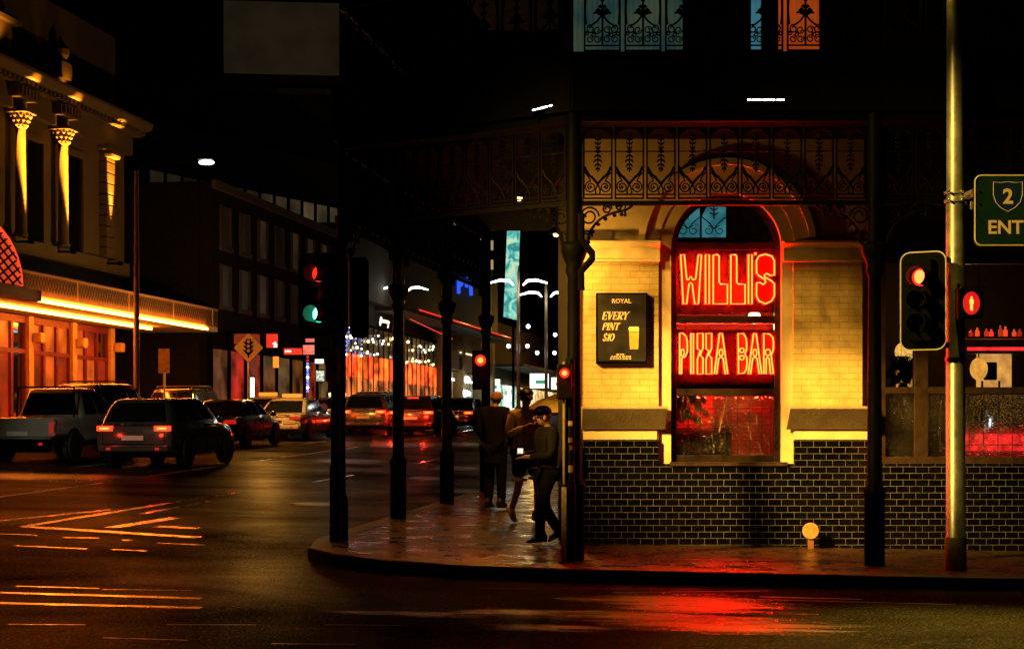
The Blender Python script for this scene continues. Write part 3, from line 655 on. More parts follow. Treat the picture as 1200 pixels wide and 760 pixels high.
# ------------------------------------------------------------------ poster
po = thing('drink_poster', 'black framed drinks poster with cream lettering and a pint glass', 'poster', (px(729, WY), WY, pz(430, WY)))
yp = WY-.06
X = lambda u: px(690+u/7.6, yp); Zp = lambda v: pz(335+v/7.6, yp)
MB().box(X(66), X(522), yp, WY+.028, Zp(690), Zp(60)).build('frame', M['black'], po, bevel=.004)
MB().box(X(80), X(508), yp-.004, yp-.001, Zp(668), Zp(74)).build('sheet', M['poster'], po)
MB().text('ROYAL', .075, ((X(290)), yp-.007, Zp(152)), .001, .0012).build('heading', M['gold'], po)
# heavy slanted serif letters drawn as thick and thin strokes
def serif(mb, ch, x, z, h, sl=.26):
    w = {'E':.62,'V':.7,'R':.68,'Y':.68,'P':.6,'I':.32,'N':.74,'T':.64,'$':.55,'1':.36,'0':.58}[ch]*h
    def st_(a, b, t):
        (xa, za), (xb, zb) = a, b; dx, dz = xb-xa, zb-za; L_ = math.hypot(dx, dz); nx, nz = -dz/L_*t/2*h, dx/L_*t/2*h
        q = [(xa+nx, za+nz), (xb+nx, zb+nz), (xb-nx, zb-nz), (xa-nx, za-nz)]
        mb.plate([(x+p+sl*(q_), z+q_) for p, q_ in q], yp-.007, yp-.005)
    s = lambda cx, cz, w_=.26: st_((cx*w-w_*h/2, cz*h), (cx*w+w_*h/2, cz*h), .07)
    S = lambda a, b, t: st_((a[0]*w, a[1]*h), (b[0]*w, b[1]*h), t)
    TK, TN = .19, .075
    if ch == 'E': S((.25,0),(.25,1),TK); S((.1,.965),(.95,.965),TN); S((.25,.5),(.75,.5),TN); S((.1,.035),(.95,.035),TN); S((.93,1),(.93,.75),TN); S((.95,0),(.95,.28),TN); S((.75,.4),(.75,.6),TN)
    if ch == 'V': S((.2,1),(.52,.0),TK); S((.86,1),(.54,.0),TN); s(.2,.97); s(.88,.97,.24)
    if ch in 'RP':
        S((.25,0),(.25,1),TK); s(.25,.03,.3); S((.1,.965),(.6,.965),TN); S((.25,.47),(.6,.47),TN); S((.6,.97),(.85,.86),.11); S((.85,.88),(.85,.57),TK*.9); S((.85,.6),(.6,.47),.11)
        if ch == 'R': S((.5,.47),(.85,.04),TK*.9); s(.9,.03,.2)
    if ch == 'Y': S((.15,1),(.5,.45),TK); S((.88,1),(.5,.45),TN); S((.5,.5),(.5,0),TK); s(.17,.97); s(.9,.97,.22); s(.5,.03,.3)
    if ch == 'I': S((.5,0),(.5,1),TK); s(.5,.97,.32); s(.5,.03,.32)
    if ch == 'N': S((.18,0),(.18,1),TN); S((.2,1),(.82,0),TK); S((.85,0),(.85,1),TN); s(.15,.97,.24); s(.18,.03,.24); s(.86,.97,.24)
    if ch == 'T': S((.5,0),(.5,1),TK); S((.05,.965),(.95,.965),TN); S((.06,1),(.06,.75),TN); S((.94,1),(.94,.75),TN); s(.5,.03,.3)
    if ch == '1': S((.55,0),(.55,1),TK); s(.55,.03,.34); S((.2,.8),(.55,.97),TN)
    if ch == '0':
        for i in range(12):
            a, b = R(30*i), R(30*(i+1)); S((.5+.4*math.cos(a), .5+.47*math.sin(a)), (.5+.4*math.cos(b), .5+.47*math.sin(b)), TN+.1*abs(math.cos((a+b)/2)))
    if ch == '$':
        P = [(.85,.76),(.7,.93),(.45,.96),(.2,.84),(.18,.68),(.4,.55),(.7,.44),(.86,.3),(.8,.13),(.55,.03),(.28,.07),(.12,.26)]
        for i in range(len(P)-1): S(P[i], P[i+1], .14)
        S((.5,-.12),(.5,1.12),.055)
    return w*.98
tx = MB()
for word, u, v, hh in (('EVERY',112,300,72),('PINT',115,392,66),('$10',118,490,68)):
    h = hh/7.6/F*yp; x = X(u); z = Zp(v)
    for c_ in word: x += serif(tx, c_, x, z, h)
tx.build('lettering', M['gold'], po)
g_ = MB(); g_.plate([(X(366),Zp(562)),(X(440),Zp(562)),(X(446),Zp(408)),(X(358),Zp(408))], yp-.0075, yp-.0055); g_.build('printed_glass', M['beer'], po)
g_ = MB(); g_.plate([(X(358),Zp(404)),(X(446),Zp(404)),(X(448),Zp(375)),(X(440),Zp(362)),(X(362),Zp(362)),(X(352),Zp(378))], yp-.0075, yp-.0055); g_.build('printed_foam', M['gold'], po)
sm_ = MB(); rnd = random.Random(2)
for v, a, b in ((608,245,325),(628,195,375),(647,190,385)):
    u = a
    while u < b:
        w = rnd.uniform(8, 26); sm_.box(X(u), X(min(b, u+w)), yp-.007, yp-.005, Zp(v+5), Zp(v-5)); u += w+rnd.uniform(4, 9)
sm_.build('small_print', M['gold'], po)

# small round disc on a stub by the wall
tp = thing('tap_marker', 'small round orange disc on a stub post against the black tiles', 'marker', (px(950, 20.85), 20.85, G(3.65, 20.85)))
MB().lathe([(.096,-.012),(.1,-.008),(.1,.008),(.096,.012)], (px(950, 20.85), 20.85, pz(621.5, 20.85)), 24, 'y').build('disc', mat('rusty_orange', (.5,.25,.09), .6, var=.45, scale=18), tp, smooth=40)
MB().box(px(947, 20.87), px(953.5, 20.87), 20.865, 20.885, G(3.65, 20.85)-.02, pz(628, 20.87)).build('post', mat('rust', (.2,.09,.04), .7), tp)

# ================================================================== IRON VERANDAH
ver = thing('iron_verandah', 'black cast iron lace verandah with balcony wrapping the hotel corner', 'verandah', (.69, 19.0, G(.69, 19)))
posts = [(10.7, 18.93), (7.37, 18.95), (4.03, 18.97), (.69, 19.0), (-2.09, 20.9), (-1.62, 24.3), (-1.05, 27.5), (-.47, 30.7)]
ZF0, ZF1 = 3.96, 4.86
for x, y in posts:
    g = G(x, y)
    if (x, y) == (-2.09, 20.9): pr = [(.085,g-.05),(.085,g+.5),(.055,g+.56),(.05,3.2),(.05,5.0)]
    else: pr = [(.115,g-.05),(.115,g+.75),(.125,g+.78),(.125,g+.84),(.085,g+.9),(.075,g+2.6),(.07,3.1),(.1,3.18),(.085,3.24),(.13,3.34),(.15,3.4),(.15,3.46),(.085,3.5),(.085,4.95)]
    MB().lathe(pr, (x, y, 0), 14).build('post', M['iron'], ver, smooth=40)
# one frieze panel and one balustrade panel, copied along every bay
def frieze_mesh(w=.345, h=.80):
    m = MB(); r = .0085; c = w/2; e = .018
    m.box(0, e, -.012, .012, 0, h); m.box(w-e, w, -.012, .012, 0, h); m.box(e, w-e, -.012, .012, h-.02, h); m.box(e, w-e, -.012, .012, 0, .018); m.box(e, w-e, -.012, .012, .045, .06)
    n = 8; rr = w/2-e                        # solid spandrels over the arch
    for s_ in (-1, 1):
        m.plate([(c+s_*rr, h-.02-rr*.75)]+[(c+s_*rr*math.cos(R(90*i/n)), h-.02-rr*.75+rr*.72*math.sin(R(90*i/n))) for i in range(1, n+1)]+[(c, h-.018),(c+s_*rr, h-.018)], -.008, .008)
    m.box(e, w-e, -.007, .007, .525, .537); m.plate([(c-.05,.531),(c,.556),(c+.05,.531),(c,.506)], -.01, .01)
    m.tube([(c, 0, .30), (c, 0, .75)], r, 5)
    for z0, l, up in ((.72,.03,1),(.68,.045,1),(.63,.04,1),(.58,.03,1),(.47,.04,-1),(.42,.05,-1),(.37,.04,-1),(.33,.025,-1)):
        for s_ in (-1, 1):
            m.tube([(c, 0, z0-.02*up), (c+s_*l*.6, 0, z0-.012*up), (c+s_*l, 0, z0+.012*up)], [r*1.1, r*1.6, r*.6], 5)
    for s_ in (-1, 1):                       # the V of foliage and the two scrolls
        m.tube(smooth([(c+s_*rr, 0, .36), (c+s_*rr*.75, 0, .285), (c+s_*.05, 0, .225), (c, 0, .17)]), [r*1.9]*13, 5)
        for q in ((.92,.335),(.78,.30),(.6,.262),(.42,.25),(.3,.225)): m.ball((c+s_*rr*q[0], 0, q[1]), (.014,.008,.014), 6, 4)
        m.tube(spiral(c+s_*.085, .135, .068, .026, 90, 90-s_*520, 22), r, 5)
        m.ball((c+s_*.085, 0, .135), (.018,.008,.018), 6, 4)
        m.tube([(c+s_*.085, 0, .20), (c+s_*.12, 0, .26), (c+s_*rr, 0, .30)], r, 5)
        m.tube([(c, 0, .17), (c+s_*.03, 0, .1), (c+s_*.02, 0, .05)], r*1.2, 5)
    return m
def balus_mesh(w=.44, h=.92):
    m = MB(); r = .009; c = w/2; e = .02
    m.box(0, e, -.012, .012, 0, h); m.box(w-e, w, -.012, .012, 0, h); m.box(e, w-e, -.012, .012, 0, .02); m.box(e, w-e, -.012, .012, .06, .075)
    m.box(e, w-e, -.012, .012, h-.03, h)
    m.tube([(c, 0, .07), (c, 0, .85)], r*1.5, 5)
    for z0, l in ((.44,.11),(.47,.085),(.51,.05),(.6,.05),(.7,.07)):
        for s_ in (-1, 1): m.tube([(c, 0, z0-.04), (c+s_*l*.6, 0, z0), (c+s_*l, 0, z0-.015)], [r*1.5, r*2.4, r*.8], 5)
    for s_ in (-1, 1):
        m.tube(smooth([(c, 0, .42), (c+s_*.06, 0, .34), (c+s_*.15, 0, .28)]), r*1.3, 5)
        m.tube(spiral(c+s_*.14, .25, .05, .02, 80, 80-s_*430, 16), r, 5)
        for j, (ux, uz, rr) in enumerate(((.06,.24,.045),(.06,.14,.045),(.15,.14,.045),(.105,.19,.03),(.185,.2,.025))):
            m.tube(spiral(c+s_*ux, uz, rr, rr*.4, 40*j, 40*j+s_*460, 14), r*.85, 5)
        m.tube(smooth([(c+s_*.19, 0, .3), (c+s_*.2, 0, .5), (c+s_*.17, 0, .7), (c+s_*.06, 0, .84)]), r, 5)
    return m
f_src = frieze_mesh().build('frieze_panel', M['iron'], None); b_src = balus_mesh().build('balustrade_panel', M['iron'], None)
fme, bme = f_src.data, b_src.data; bpy.data.objects.remove(f_src); bpy.data.objects.remove(b_src)
def bay(p, q, nf, nb):
    p, q = Vector((*p, 0)), Vector((*q, 0)); t = (q-p); L_ = t.length; t.normalize(); rot = math.atan2(t.y, t.x)
    a = .09; step = (L_-2*a)/nf
    for k in range(nf):
        o = link('frieze_panel', fme, ver); o.location = p+t*(a+step*k+.012)+Vector((0, 0, ZF0+.02))-wl(ver); o.rotation_euler[2] = rot; o.scale = ((step-.024)/.345, 1, 1)
    step = (L_-2*a)/nb
    for k in range(nb):
        o = link('balustrade_panel', bme, ver); o.location = p+t*(a+step*k+.02)+Vector((0, 0, 5.62))-wl(ver); o.rotation_euler[2] = rot; o.scale = ((step-.04)/.44, 1, 1)
    Tb = lambda u, v, z: tuple(p+t*u+Vector((-t.y, t.x, 0))*v+Vector((0, 0, z)))
    MB(Tb).box(.06, L_-.06, -.03, .03, ZF0-.05, ZF0).build('frieze_rail', M['iron'], ver)
    MB(Tb).box(.06, L_-.06, -.04, .04, ZF1-.02, ZF1+.08).build('frieze_rail', M['iron'], ver)
    MB(Tb).box(-.05, L_+.05, -.10, .06, ZF1+.085, 5.6).build('fascia', M['black'], ver)
    MB(Tb).box(.03, L_-.03, -.035, .035, 6.56, 6.62).build('handrail', M['iron'], ver)
    for s_, o0 in ((1, .07), (-1, L_-.07)):   # scroll brackets in the corners
        b = MB(Tb); r = .011
        b.tube([(o0+s_*x, 0, z) for x, _, z in smooth([(.0,0,ZF0-.62),(.06,0,ZF0-.50),(.10,0,ZF0-.36),(.20,0,ZF0-.22),(.34,0,ZF0-.14),(.5,0,ZF0-.10),(.58,0,ZF0-.05)])], r*1.4, 5)
        for cx, cz, r0 in ((.10,-.17,.11),(.06,-.40,.075),(.30,-.09,.055),(.43,-.07,.035)):
            b.tube([(o0+s_*x, 0, ZF0+z) for x, _, z in spiral(cx, cz, r0, r0*.35, 0, 560, 22)], r, 5)
        for cx, cz in ((.14,-.34),(.2,-.26),(.28,-.20),(.38,-.16),(.09,-.46),(.46,-.15)): b.ball((o0+s_*cx, 0, ZF0+cz), (.025,.01,.022), 6, 4)
        b.tube([(o0+s_*.5, 0, ZF0-.05), (o0+s_*.5, 0, ZF0-.17)], [.008,.02], 6)
        b.build('scroll_bracket', M['iron'], ver)
for i in range(len(posts)-1): bay(posts[i+1], posts[i], 9 if i < 7 else 8, 7)
# balcony floor, verandah ceiling
fl = [(10.7,18.9),(.69,18.95),(-2.05,20.85),(-1.58,24.3),(-1.0,27.5),(-.42,30.7),(2.56,30.7),(XL,WY),(10.7,WY)]
MB().slab(fl, 5.0, 5.3).build('balcony_floor', M['black'], ver)
MB().slab([(x, y) for x, y in fl], 8.6, 8.75).build('balcony_roof', M['black'], ver)
# downpipe elbow on the corner post
dp = MB(); yq = 18.86
dp.tube([(px(681,yq), yq, pz(250,yq)), (px(681,yq), yq, pz(281,yq)), (px(694,yq), yq, pz(297,yq)), (px(694,yq), yq, pz(303,yq)), (px(681,yq), yq, pz(318,yq)), (px(681,yq), yq, pz(340,yq))], .042, 8)
dp.build('downpipe', M['iron'], ver)
# little strip lights in the fascia
for u, v in ((637,126),(898,117)):
    yy = 18.83 if u > 700 else 19.05
    t = thing('strip_light', 'short white strip light on the dark verandah fascia ' + ('above the arched window' if u > 700 else 'left of the corner post'), 'lamp', (px(u, yy), yy, pz(v, yy)))
    for a, b in ((-13,-9),(-7.5,4.5),(6.5,14)) if u < 700 else ((-22,-18),(-16.5,-6),(-4,10),(12.5,21)):
        sl = -.25 if u < 700 else 0
        MB().tube([(px(u+a, yy), yy, pz(v+a*sl, yy)), (px(u+b, yy), yy, pz(v+b*sl, yy))], .009, 6).build('tube', M['whitel'], t)
    MB().box(px(u-24, yy), px(u+24, yy), yy+.018, yy+.03, pz(v, yy)-.03, pz(v, yy)+.03).build('housing', M['black'], t)
# verandah lamps round the corner
for k, (x, y, z, w_, lb) in enumerate(((.70, 20.55, 3.35, 60, 'behind the corner post'), (.1, 24.5, 4.75, 480, 'beside the first street bay'), (.75, 29.0, 4.75, 260, 'further up the street bays'))):
    t = thing('verandah_lamp', 'small warm globe lamp under the verandah ' + lb, 'lamp', (x, y, z), 'lamps under the verandah')
    MB().ball((x, y, z), .05).build('globe', M['warm'], t, smooth=60)
    MB().tube([(x, y, z+.05), (x, y, 5.0)], .015).build('stem', M['black'], t)
    if k == 0: spot('lamp_light', (x+.07, y, z-.02), (x+1.0, y+.42, z-.02), (1,.46,.06), w_, 172, .15, .05, t)
    else:
        MB().lathe([(.14,z+.0),(.10,z+.08),(.03,z+.1)], (x, y, 0), 12).build('shade', M['black'], t)
        spot('lamp_light', (x, y, z-.07), (x-.3, y-.3, 0), (1,.33,.025), w_, 125, .4, .05, t)

# ================================================================== SIGNALS, POLES, SIGNS
def stadium(w, h, r, n=6):
    P = []
    for cx, cz, a0 in ((w/2-r, h/2-r, 0), (-w/2+r, h/2-r, 90), (-w/2+r, -h/2+r, 180), (w/2-r, -h/2+r, 270)):
        P += [(cx+r*math.cos(R(a0+90*i/n)), cz+r*math.sin(R(a0+90*i/n))) for i in range(n+1)]
    return P
def signal_head(root, c, w, h, rot, lens, rr=.1):
    """target board with white border and three visored lenses"""
    Q = Matrix.Rotation(rot, 3, 'Z'); T = lambda x, y, z: tuple(Q @ Vector((x, y, z)) + Vector(c))
    bd = MB(T).plate(stadium(w, h, .11), 0, .012).build('target_board', M['plastic'], root)
    P = stadium(w-.012, h-.012, .105)
    MB(T).tube([(x, -.004, z) for x, z in P], .008, 6, closed=True).build('white_border', M['white'], bd)
    MB(T).box(-rr*1.25, rr*1.25, -.1, -.001, -h*.42, h*.42).build('housing', M['plastic'], root, bevel=.02)
    for z, m, core in lens:
        vs = MB(T); n = 18                    # open visor tube, longer on top
        ro, ri = rr*1.08, rr*1.0
        for i in range(n):
            a0, a1 = R(-60+300*i/n), R(-60+300*(i+1)/n); la = .2
            f = lambda a, r_: (r_*math.cos(a), r_*math.sin(a))
            q0, q1 = f(a0, ro), f(a1, ro); s0, s1 = f(a0, ri), f(a1, ri)
            vs.add([(q0[0],-.1,z+q0[1]),(q1[0],-.1,z+q1[1]),(q1[0],-.1-la,z+q1[1]),(q0[0],-.1-la,z+q0[1]),(s0[0],-.1,z+s0[1]),(s1[0],-.1,z+s1[1]),(s1[0],-.1-la,z+s1[1]),(s0[0],-.1-la,z+s0[1])],
                   [(0,1,2,3),(4,7,6,5),(3,2,6,7),(0,3,7,4),(1,5,6,2)])
        vs.build('visor', mat('visor_inner', (.05,.05,.05) if 'green' in root['label'] else (.006,.006,.006), .6, spec=.05), root)
        ln = MB(T).lathe([(rr*.97,.1),(rr*.9,.112),(rr*.6,.128),(rr*.2,.135)], (0, 0, z), 18, 'y').build('lens', m, root, smooth=60)
        if core: MB(T).ball((0, -.14, z), (rr*.6, .02, rr*.75), 10, 6).build('lamp_core', core, ln, smooth=60)
dlens = mat('dark_lens', (.006,.004,.002), .3, spec=.1)
# signals at the corner (on the verandah corner pole line)
x, y = -2.13, 20.62; g = G(x, y)
ts = thing('traffic_signal', 'black traffic signal showing green above a round prohibition sign at the kerb corner', 'traffic light', (x, y, g))
MB().lathe([(.075,g-.02),(.075,g+.9),(.06,g+.93),(.057,3.62),(.06,3.66),(.02,3.7)], (x, y, 0), 14).build('pole', M['black'], ts, smooth=40)
zc = pz(347, y)
signal_head(ts, (px(379.5, 20.4), 20.38, zc), .70, 1.0, R(-26), ((.24, M['red_l'], None), (0, dlens, None), (-.24, M['green_l'], M['green_c'])))
MB().box(px(379, 20.5), x, 20.42, 20.62, zc-.36, zc-.32).build('bracket', M['plastic'], ts)
MB().box(px(379, 20.5), x, 20.42, 20.62, zc+.32, zc+.36).build('bracket', M['plastic'], ts)
s2 = MB(); s2.plate([(px(421,20.7)+a*.55, zc-.01+b) for a, b in stadium(.42, .98, .1)], 20.70, 20.715); s2.box(px(412,20.7), px(424,20.7), 20.72, 20.9, zc-.4, zc+.4); s2.build('second_head', M['plastic'], ts)
# no right turn plate
T = lambda a, b, c: (px(390, 20.5)+a*.62, 20.5-a*.35+b, pz(427.5, 20.5)+c)
pl_ = MB(T).plate(stadium(.30, .40, .03), 0, .006).build('sign_plate', M['white'], ts)
MB(T).tube([(.12*math.cos(R(15*i)), -.006, .01+.145*math.sin(R(15*i))) for i in range(24)], .011, 6, closed=True).build('ring', M['redpaint'], pl_)
ar = MB(T); ar.tube(smooth([(.0,-.007,-.09),(.0,-.007,.02),(.02,-.007,.055),(.06,-.007,.06)]), .012, 6); ar.plate([(.05,.03),(.10,.06),(.05,.095)], -.012, -.004); ar.build('arrow', M['black'], pl_)
ar = MB(T); ar.tube([(-.085,-.009,.115),(.085,-.009,-.095)], .009, 6); ar.build('bar', M['redpaint'], pl_)

# galvanised pole with signal, pedestrian lamp and the luminaire at its top
x, y = 4.85, 18.66; g = G(x, y)
gpole = thing('street_pole', 'galvanised steel street pole lit yellow from above at the kerb', 'pole', (x, y, g))
MB().lathe([(.112,g-.02),(.112,g+.36),(.104,g+.37),(.104,pz(240,y)),(.098,pz(225,y)),(.095,6.35)], (x, y, 0), 20).build('shaft', M['galv'], gpole, smooth=40)
MB().lathe([(.12,g+.0),(.12,g+.03),(.118,g+.34),(.116,g+.36)], (x, y, 0), 20).build('base_sleeve', mat('weathered_sleeve', (.22,.2,.12), .6, metal=.3, var=.4), gpole, smooth=40)
cl = MB(); zc = pz(231, y)
cl.lathe([(.125,zc-.06),(.125,zc-.03)], (x, y, 0), 18); cl.lathe([(.125,zc+.03),(.125,zc+.06)], (x, y, 0), 18)
cl.build('clamp', M['galv'], gpole, smooth=40)
for dz in (-.045, .045):
    for u in (1112, 1127): MB().lathe([(.014,0),(.014,.03),(.006,.035)], (px(u, y-.12), y-.11, zc+dz), 8, 'y').build('bolt', M['chrome'], gpole)
for v, h_ in ((344,.1),(370,.05),(385,.04)):
    MB().box(x-.01, x+.02, y-.125, y-.09, pz(v, y)-h_, pz(v, y)+h_).build('cable_cover', M['plastic'], gpole)
MB().lathe([(.115,pz(421,y)-.02),(.115,pz(421,y)+.02)], (x, y, 0), 18).build('clamp', M['steel'], gpole)
lm = MB(); lm.box(x-.62, x+.1, y-.14, y+.14, 6.30, 6.42); lz = lm.build('luminaire', M['steel'], gpole, bevel=.03)
MB().ball((x-.32, y-.02, 6.28), (.2,.12,.05), 12, 6).build('lamp_bowl', emat('sodium_bowl', (1,.62,.06), 7), lz, smooth=60)
spot('lamp_light', (x-.25, y-.5, 6.2), (x-.5, y-5.2, -.3), (1,.62,.07), 9000, 50, .9, .12, gpole)
spot('shaft_light', (x-.42, y-.42, 6.2), (x, y, 1.2), (1,.66,.08), 260, 34, .8, .06, gpole)
hs = thing('traffic_signal', 'black traffic signal with white border showing red left of the galvanised pole', 'traffic light', (px(1081, 18.5), 18.5, pz(410, 18.5)))
signal_head(hs, (px(1082, 18.5), 18.5, pz(352.5, 18.5)), .51, 1.07, R(-30), ((.25, M['red_l'], M['red_c']), (0, dlens, None), (-.25, dlens, None)))
MB().box(px(1090, 18.6), x-.1, 18.56, 18.66, pz(407, 18.6), pz(401, 18.6)).build('bracket', M['plastic'], hs)
MB().box(px(1090, 18.6), x-.1, 18.56, 18.66, pz(307, 18.6), pz(301, 18.6)).build('bracket', M['plastic'], hs)
ps = thing('pedestrian_signal', 'pedestrian signal box with a glowing red standing man', 'pedestrian light', (px(1139, 18.6), 18.6, pz(372, 18.6)))
yy = 18.42; cx, cz = px(1138.5, yy), pz(355, yy)
MB().box(cx-.14, cx+.14, yy+.01, yy+.2, cz-.17, cz+.17).build('housing', M['plastic'], ps, bevel=.02)
MB().box(x+.09, cx-.1, yy+.1, yy+.2, cz-.1, cz-.04).build('bracket', M['plastic'], ps)
MB().plate([(cx+.092*math.cos(R(20*i)), cz+.125*math.sin(R(20*i))) for i in range(18)], yy+.002, yy+.008).build('lens', emat('ped_lens', (1,.012,.012), .75), ps)
mn = MB(); k = .0042
mn.plate([(cx+k*2.6*math.cos(R(30*i)), cz+.062+k*2.9*math.sin(R(30*i))) for i in range(12)], yy-.006, yy)
mn.plate([(cx+a*k, cz+b*k) for a, b in ((-3,11),(3,11),(5.5,7),(5,-2),(3.4,-3),(3.2,-19),(.7,-19),(0,-6),(-.7,-19),(-3.2,-19),(-3.4,-3),(-5,-2),(-5.5,7))], yy-.006, yy)
mn.build('red_man', emat('ped_man', (1,.20,.03), 4.2), ps)
hd = MB(); hd.prof([(yy-.12, cz+.165), (yy+.01, cz+.165), (yy+.01, cz+.15), (yy-.12, cz+.15)], cx-.14, cx+.14); hd.build('hood', M['plastic'], ps)
# green direction sign
yy = 18.2
gs = thing('direction_sign', 'green direction sign with route shield 2 and white border on the galvanised pole', 'sign', (px(1190, yy), yy, pz(288, yy)))
w, h = (1330-1141)/F*yy, (289-204)/F*yy; cx, cz = px(1141, yy)+w/2, pz(246.5, yy)
fc = MB().plate([(cx+a, cz+b) for a, b in stadium(w, h, .075)], yy, yy+.008).build('sign_plate', M['green'], gs)
MB().tube([(cx+a, yy-.003, cz+b) for a, b in stadium(w-.03, h-.03, .068)], .0085, 6, closed=True).build('white_border', mat('gold_border', (.72,.62,.34), .5), gs)
sx, sz = px(1181, yy), pz(230, yy); k = 17/F*yy
shp = [(-1,.98),(-.5,.93),(0,1.0),(.5,.93),(1,.98),(1.0,.1),(.85,-.4),(.5,-.78),(0,-1.05),(-.5,-.78),(-.85,-.4),(-1.0,.1)]
MB().plate([(sx+a*k, sz+b*k) for a, b in shp], yy-.006, yy-.002).build('route_shield', M['blue'], gs)
MB().tube([(sx+a*k, yy-.007, sz+b*k) for a, b in shp], .004, 5, closed=True).build('shield_border', M['white'], gs)
MB().text('2', .22, (sx, yy-.009, sz-.075), .001, .006).build('route_number', M['gold'], gs)
MB().text('ENT', .20, (px(1157, yy), yy-.006, pz(273.5, yy)), .001, .004, align='LEFT', sx=1.02).build('lettering', M['gold'], gs)
for v in (225, 239): MB().lathe([(.012,0),(.012,.012),(.006,.014)], (px(1148, yy), yy-.001, pz(v, yy)), 8, 'y').build('bolt', M['chrome'], gs)
MB().box(x+.05, px(1200, yy), yy+.012, yy+.06, cz+.02, cz+.10).build('bracket', M['galv'], gs)
MB().tube([(x+.1, y, zc), (x+.1, yy+.05, zc)], .04, 8).build('bracket_arm', M['galv'], gs)

# stickered pole by the corner post with its own red lamp
x, y = px(668, 18.85), 18.85; g = G(x, y)
sp_ = thing('stickered_pole', 'narrow pole covered in stickers with a pale lower end beside the corner post', 'pole', (x, y, g))
MB().lathe([(.068,g-.02),(.068,g+.83),(.05,g+.86),(.05,pz(420,y))], (x-.0, y, 0), 14).build('shaft', M['black'], sp_, smooth=40)
xw = px(661, 18.78)
MB().box(xw-.028, xw+.028, y-.1, y-.055, g, g+.82).build('pale_plate', mat('pale_worn', (.42,.38,.28), .6, var=.5, scale=20), sp_, bevel=.006)
MB().box(xw-.015, xw+.005, y-.085, y-.04, g+.86, g+2.2).build('conduit', mat('conduit_grey', (.2,.18,.14), .5, var=.4), sp_)
rnd = random.Random(5)
for k in range(6):
    z = g+1.0+k*.2+rnd.uniform(-.08, .08); a0 = rnd.uniform(-1.9, -1.2); hh = rnd.uniform(.02, .045); ww = rnd.uniform(.3, .7)
    vs = []; 
    for i in range(5):
        a = a0-ww+2*ww*i/4; vs += [(x+.0525*math.cos(a), y+.0525*math.sin(a), z-hh), (x+.0525*math.cos(a), y+.0525*math.sin(a), z+hh)]
    MB().add(vs, [(2*i, 2*i+2, 2*i+3, 2*i+1) for i in range(4)]).build('sticker', mat('sticker', rnd.choice([(.12,.11,.08),(.06,.03,.02),(.05,.05,.06),(.15,.13,.09)]), .5, var=.5, scale=60), sp_)
def lamp_head(label, u, v, d, r, parent_y=None):
    t = thing('traffic_signal', label, 'traffic light', (px(u, d), d, pz(v, d)-.4))
    c = (px(u, d), d, pz(v, d))
    MB().box(c[0]-r*1.5, c[0]+r*1.5, d+.01, d+.16, c[2]-r*5.2, c[2]+r*1.8).build('housing', M['plastic'], t, bevel=.02)
    MB().lathe([(r,0),(r*.9,.012),(r*.5,.03)], c, 14, 'y').build('lens', M['red_l'], t, smooth=60)
    MB().ball((c[0], d-.03, c[2]), (r*.55,.015,r*.55), 10, 6).build('lamp_core', M['red_c'], t, smooth=60)
    vs = MB(); n = 12
    for i in range(n):
        a0, a1 = R(-30+240*i/n), R(-30+240*(i+1)/n); ro = r*1.1
        vs.add([(c[0]+ro*math.cos(a0),d,c[2]+ro*math.sin(a0)),(c[0]+ro*math.cos(a1),d,c[2]+ro*math.sin(a1)),(c[0]+ro*math.cos(a1),d-.16,c[2]+ro*math.sin(a1)),(c[0]+ro*math.cos(a0),d-.16,c[2]+ro*math.sin(a0))], [(0,1,2,3)])
    vs.build('visor', M['plastic'], t)
    point('glow', (c[0], d-.22, c[2]), (1,.02,.01), 9, .05, t)
    return t
lamp_head('small red signal lamp beside the stickered pole above the walking people', 661.5, 437, 18.62, .055)
lamp_head('red signal lamp on the capital column behind the standing man', 563, 422, 30.4, .1)
# ================================================================== STREET LIGHT far side (throws the amber light under the verandah)
sx_, sy_, sz_ = -13.5, 6.2, 13.2
sl = thing('street_light', 'tall amber street light across the side street', 'street light', (sx_, sy_, G(sx_, sy_)))
MB().lathe([(.12,G(sx_,sy_)-.1),(.1,3),(.07,sz_+.2)], (sx_-.9, sy_, 0), 12).build('pole', M['galv'], sl)
MB().tube([(sx_-.9, sy_, sz_+.2), (sx_-.4, sy_+.1, sz_+.35), (sx_+.1, sy_+.3, sz_+.3)], .04, 8).build('arm', M['galv'], sl)
MB().box(sx_-.2, sx_+.4, sy_+.1, sy_+.5, sz_+.2, sz_+.32).build('luminaire', M['steel'], sl)
spot('lamp_light', (sx_, sy_, sz_), (3.2, 21.0, 1.35), (1,.50,.075), 95000, 9.4, .75, .8, sl)
MB().box(sx_-.2, sx_+.4, sy_+.1, sy_+.5, sz_-2.1, sz_-1.98).build('luminaire', M['steel'], sl)  # lower luminaire, arm and spot added to soften shade edges on the piers
MB().tube([(sx_-.9, sy_, sz_-2.3), (sx_-.4, sy_+.1, sz_-2.0), (sx_+.1, sy_+.3, sz_-2.0)], .04, 8).build('arm', M['galv'], sl)
spot('lamp_light', (sx_, sy_, sz_-2.25), (3.1, 21.0, 1.3), (1,.50,.075), 75000, 9.6, .75, .8, sl)  # added lower spot to soften shade edges on the piers
spot('added_car_light', (sx_-.1, sy_+.2, sz_), (-9.6, 39.5, .9), (.9,1,.72), 7000, 9.5, .8, .3, sl)  # added spot to brighten the queued cars; no such lamp stands there
spot('sign_light', (sx_+.2, sy_+.2, sz_), (4.98, 18.5, 2.9), (1,.60,.10), 30000, 11.5, .5, .3, sl)  # extra spot added to lift the direction sign, signal board and pole

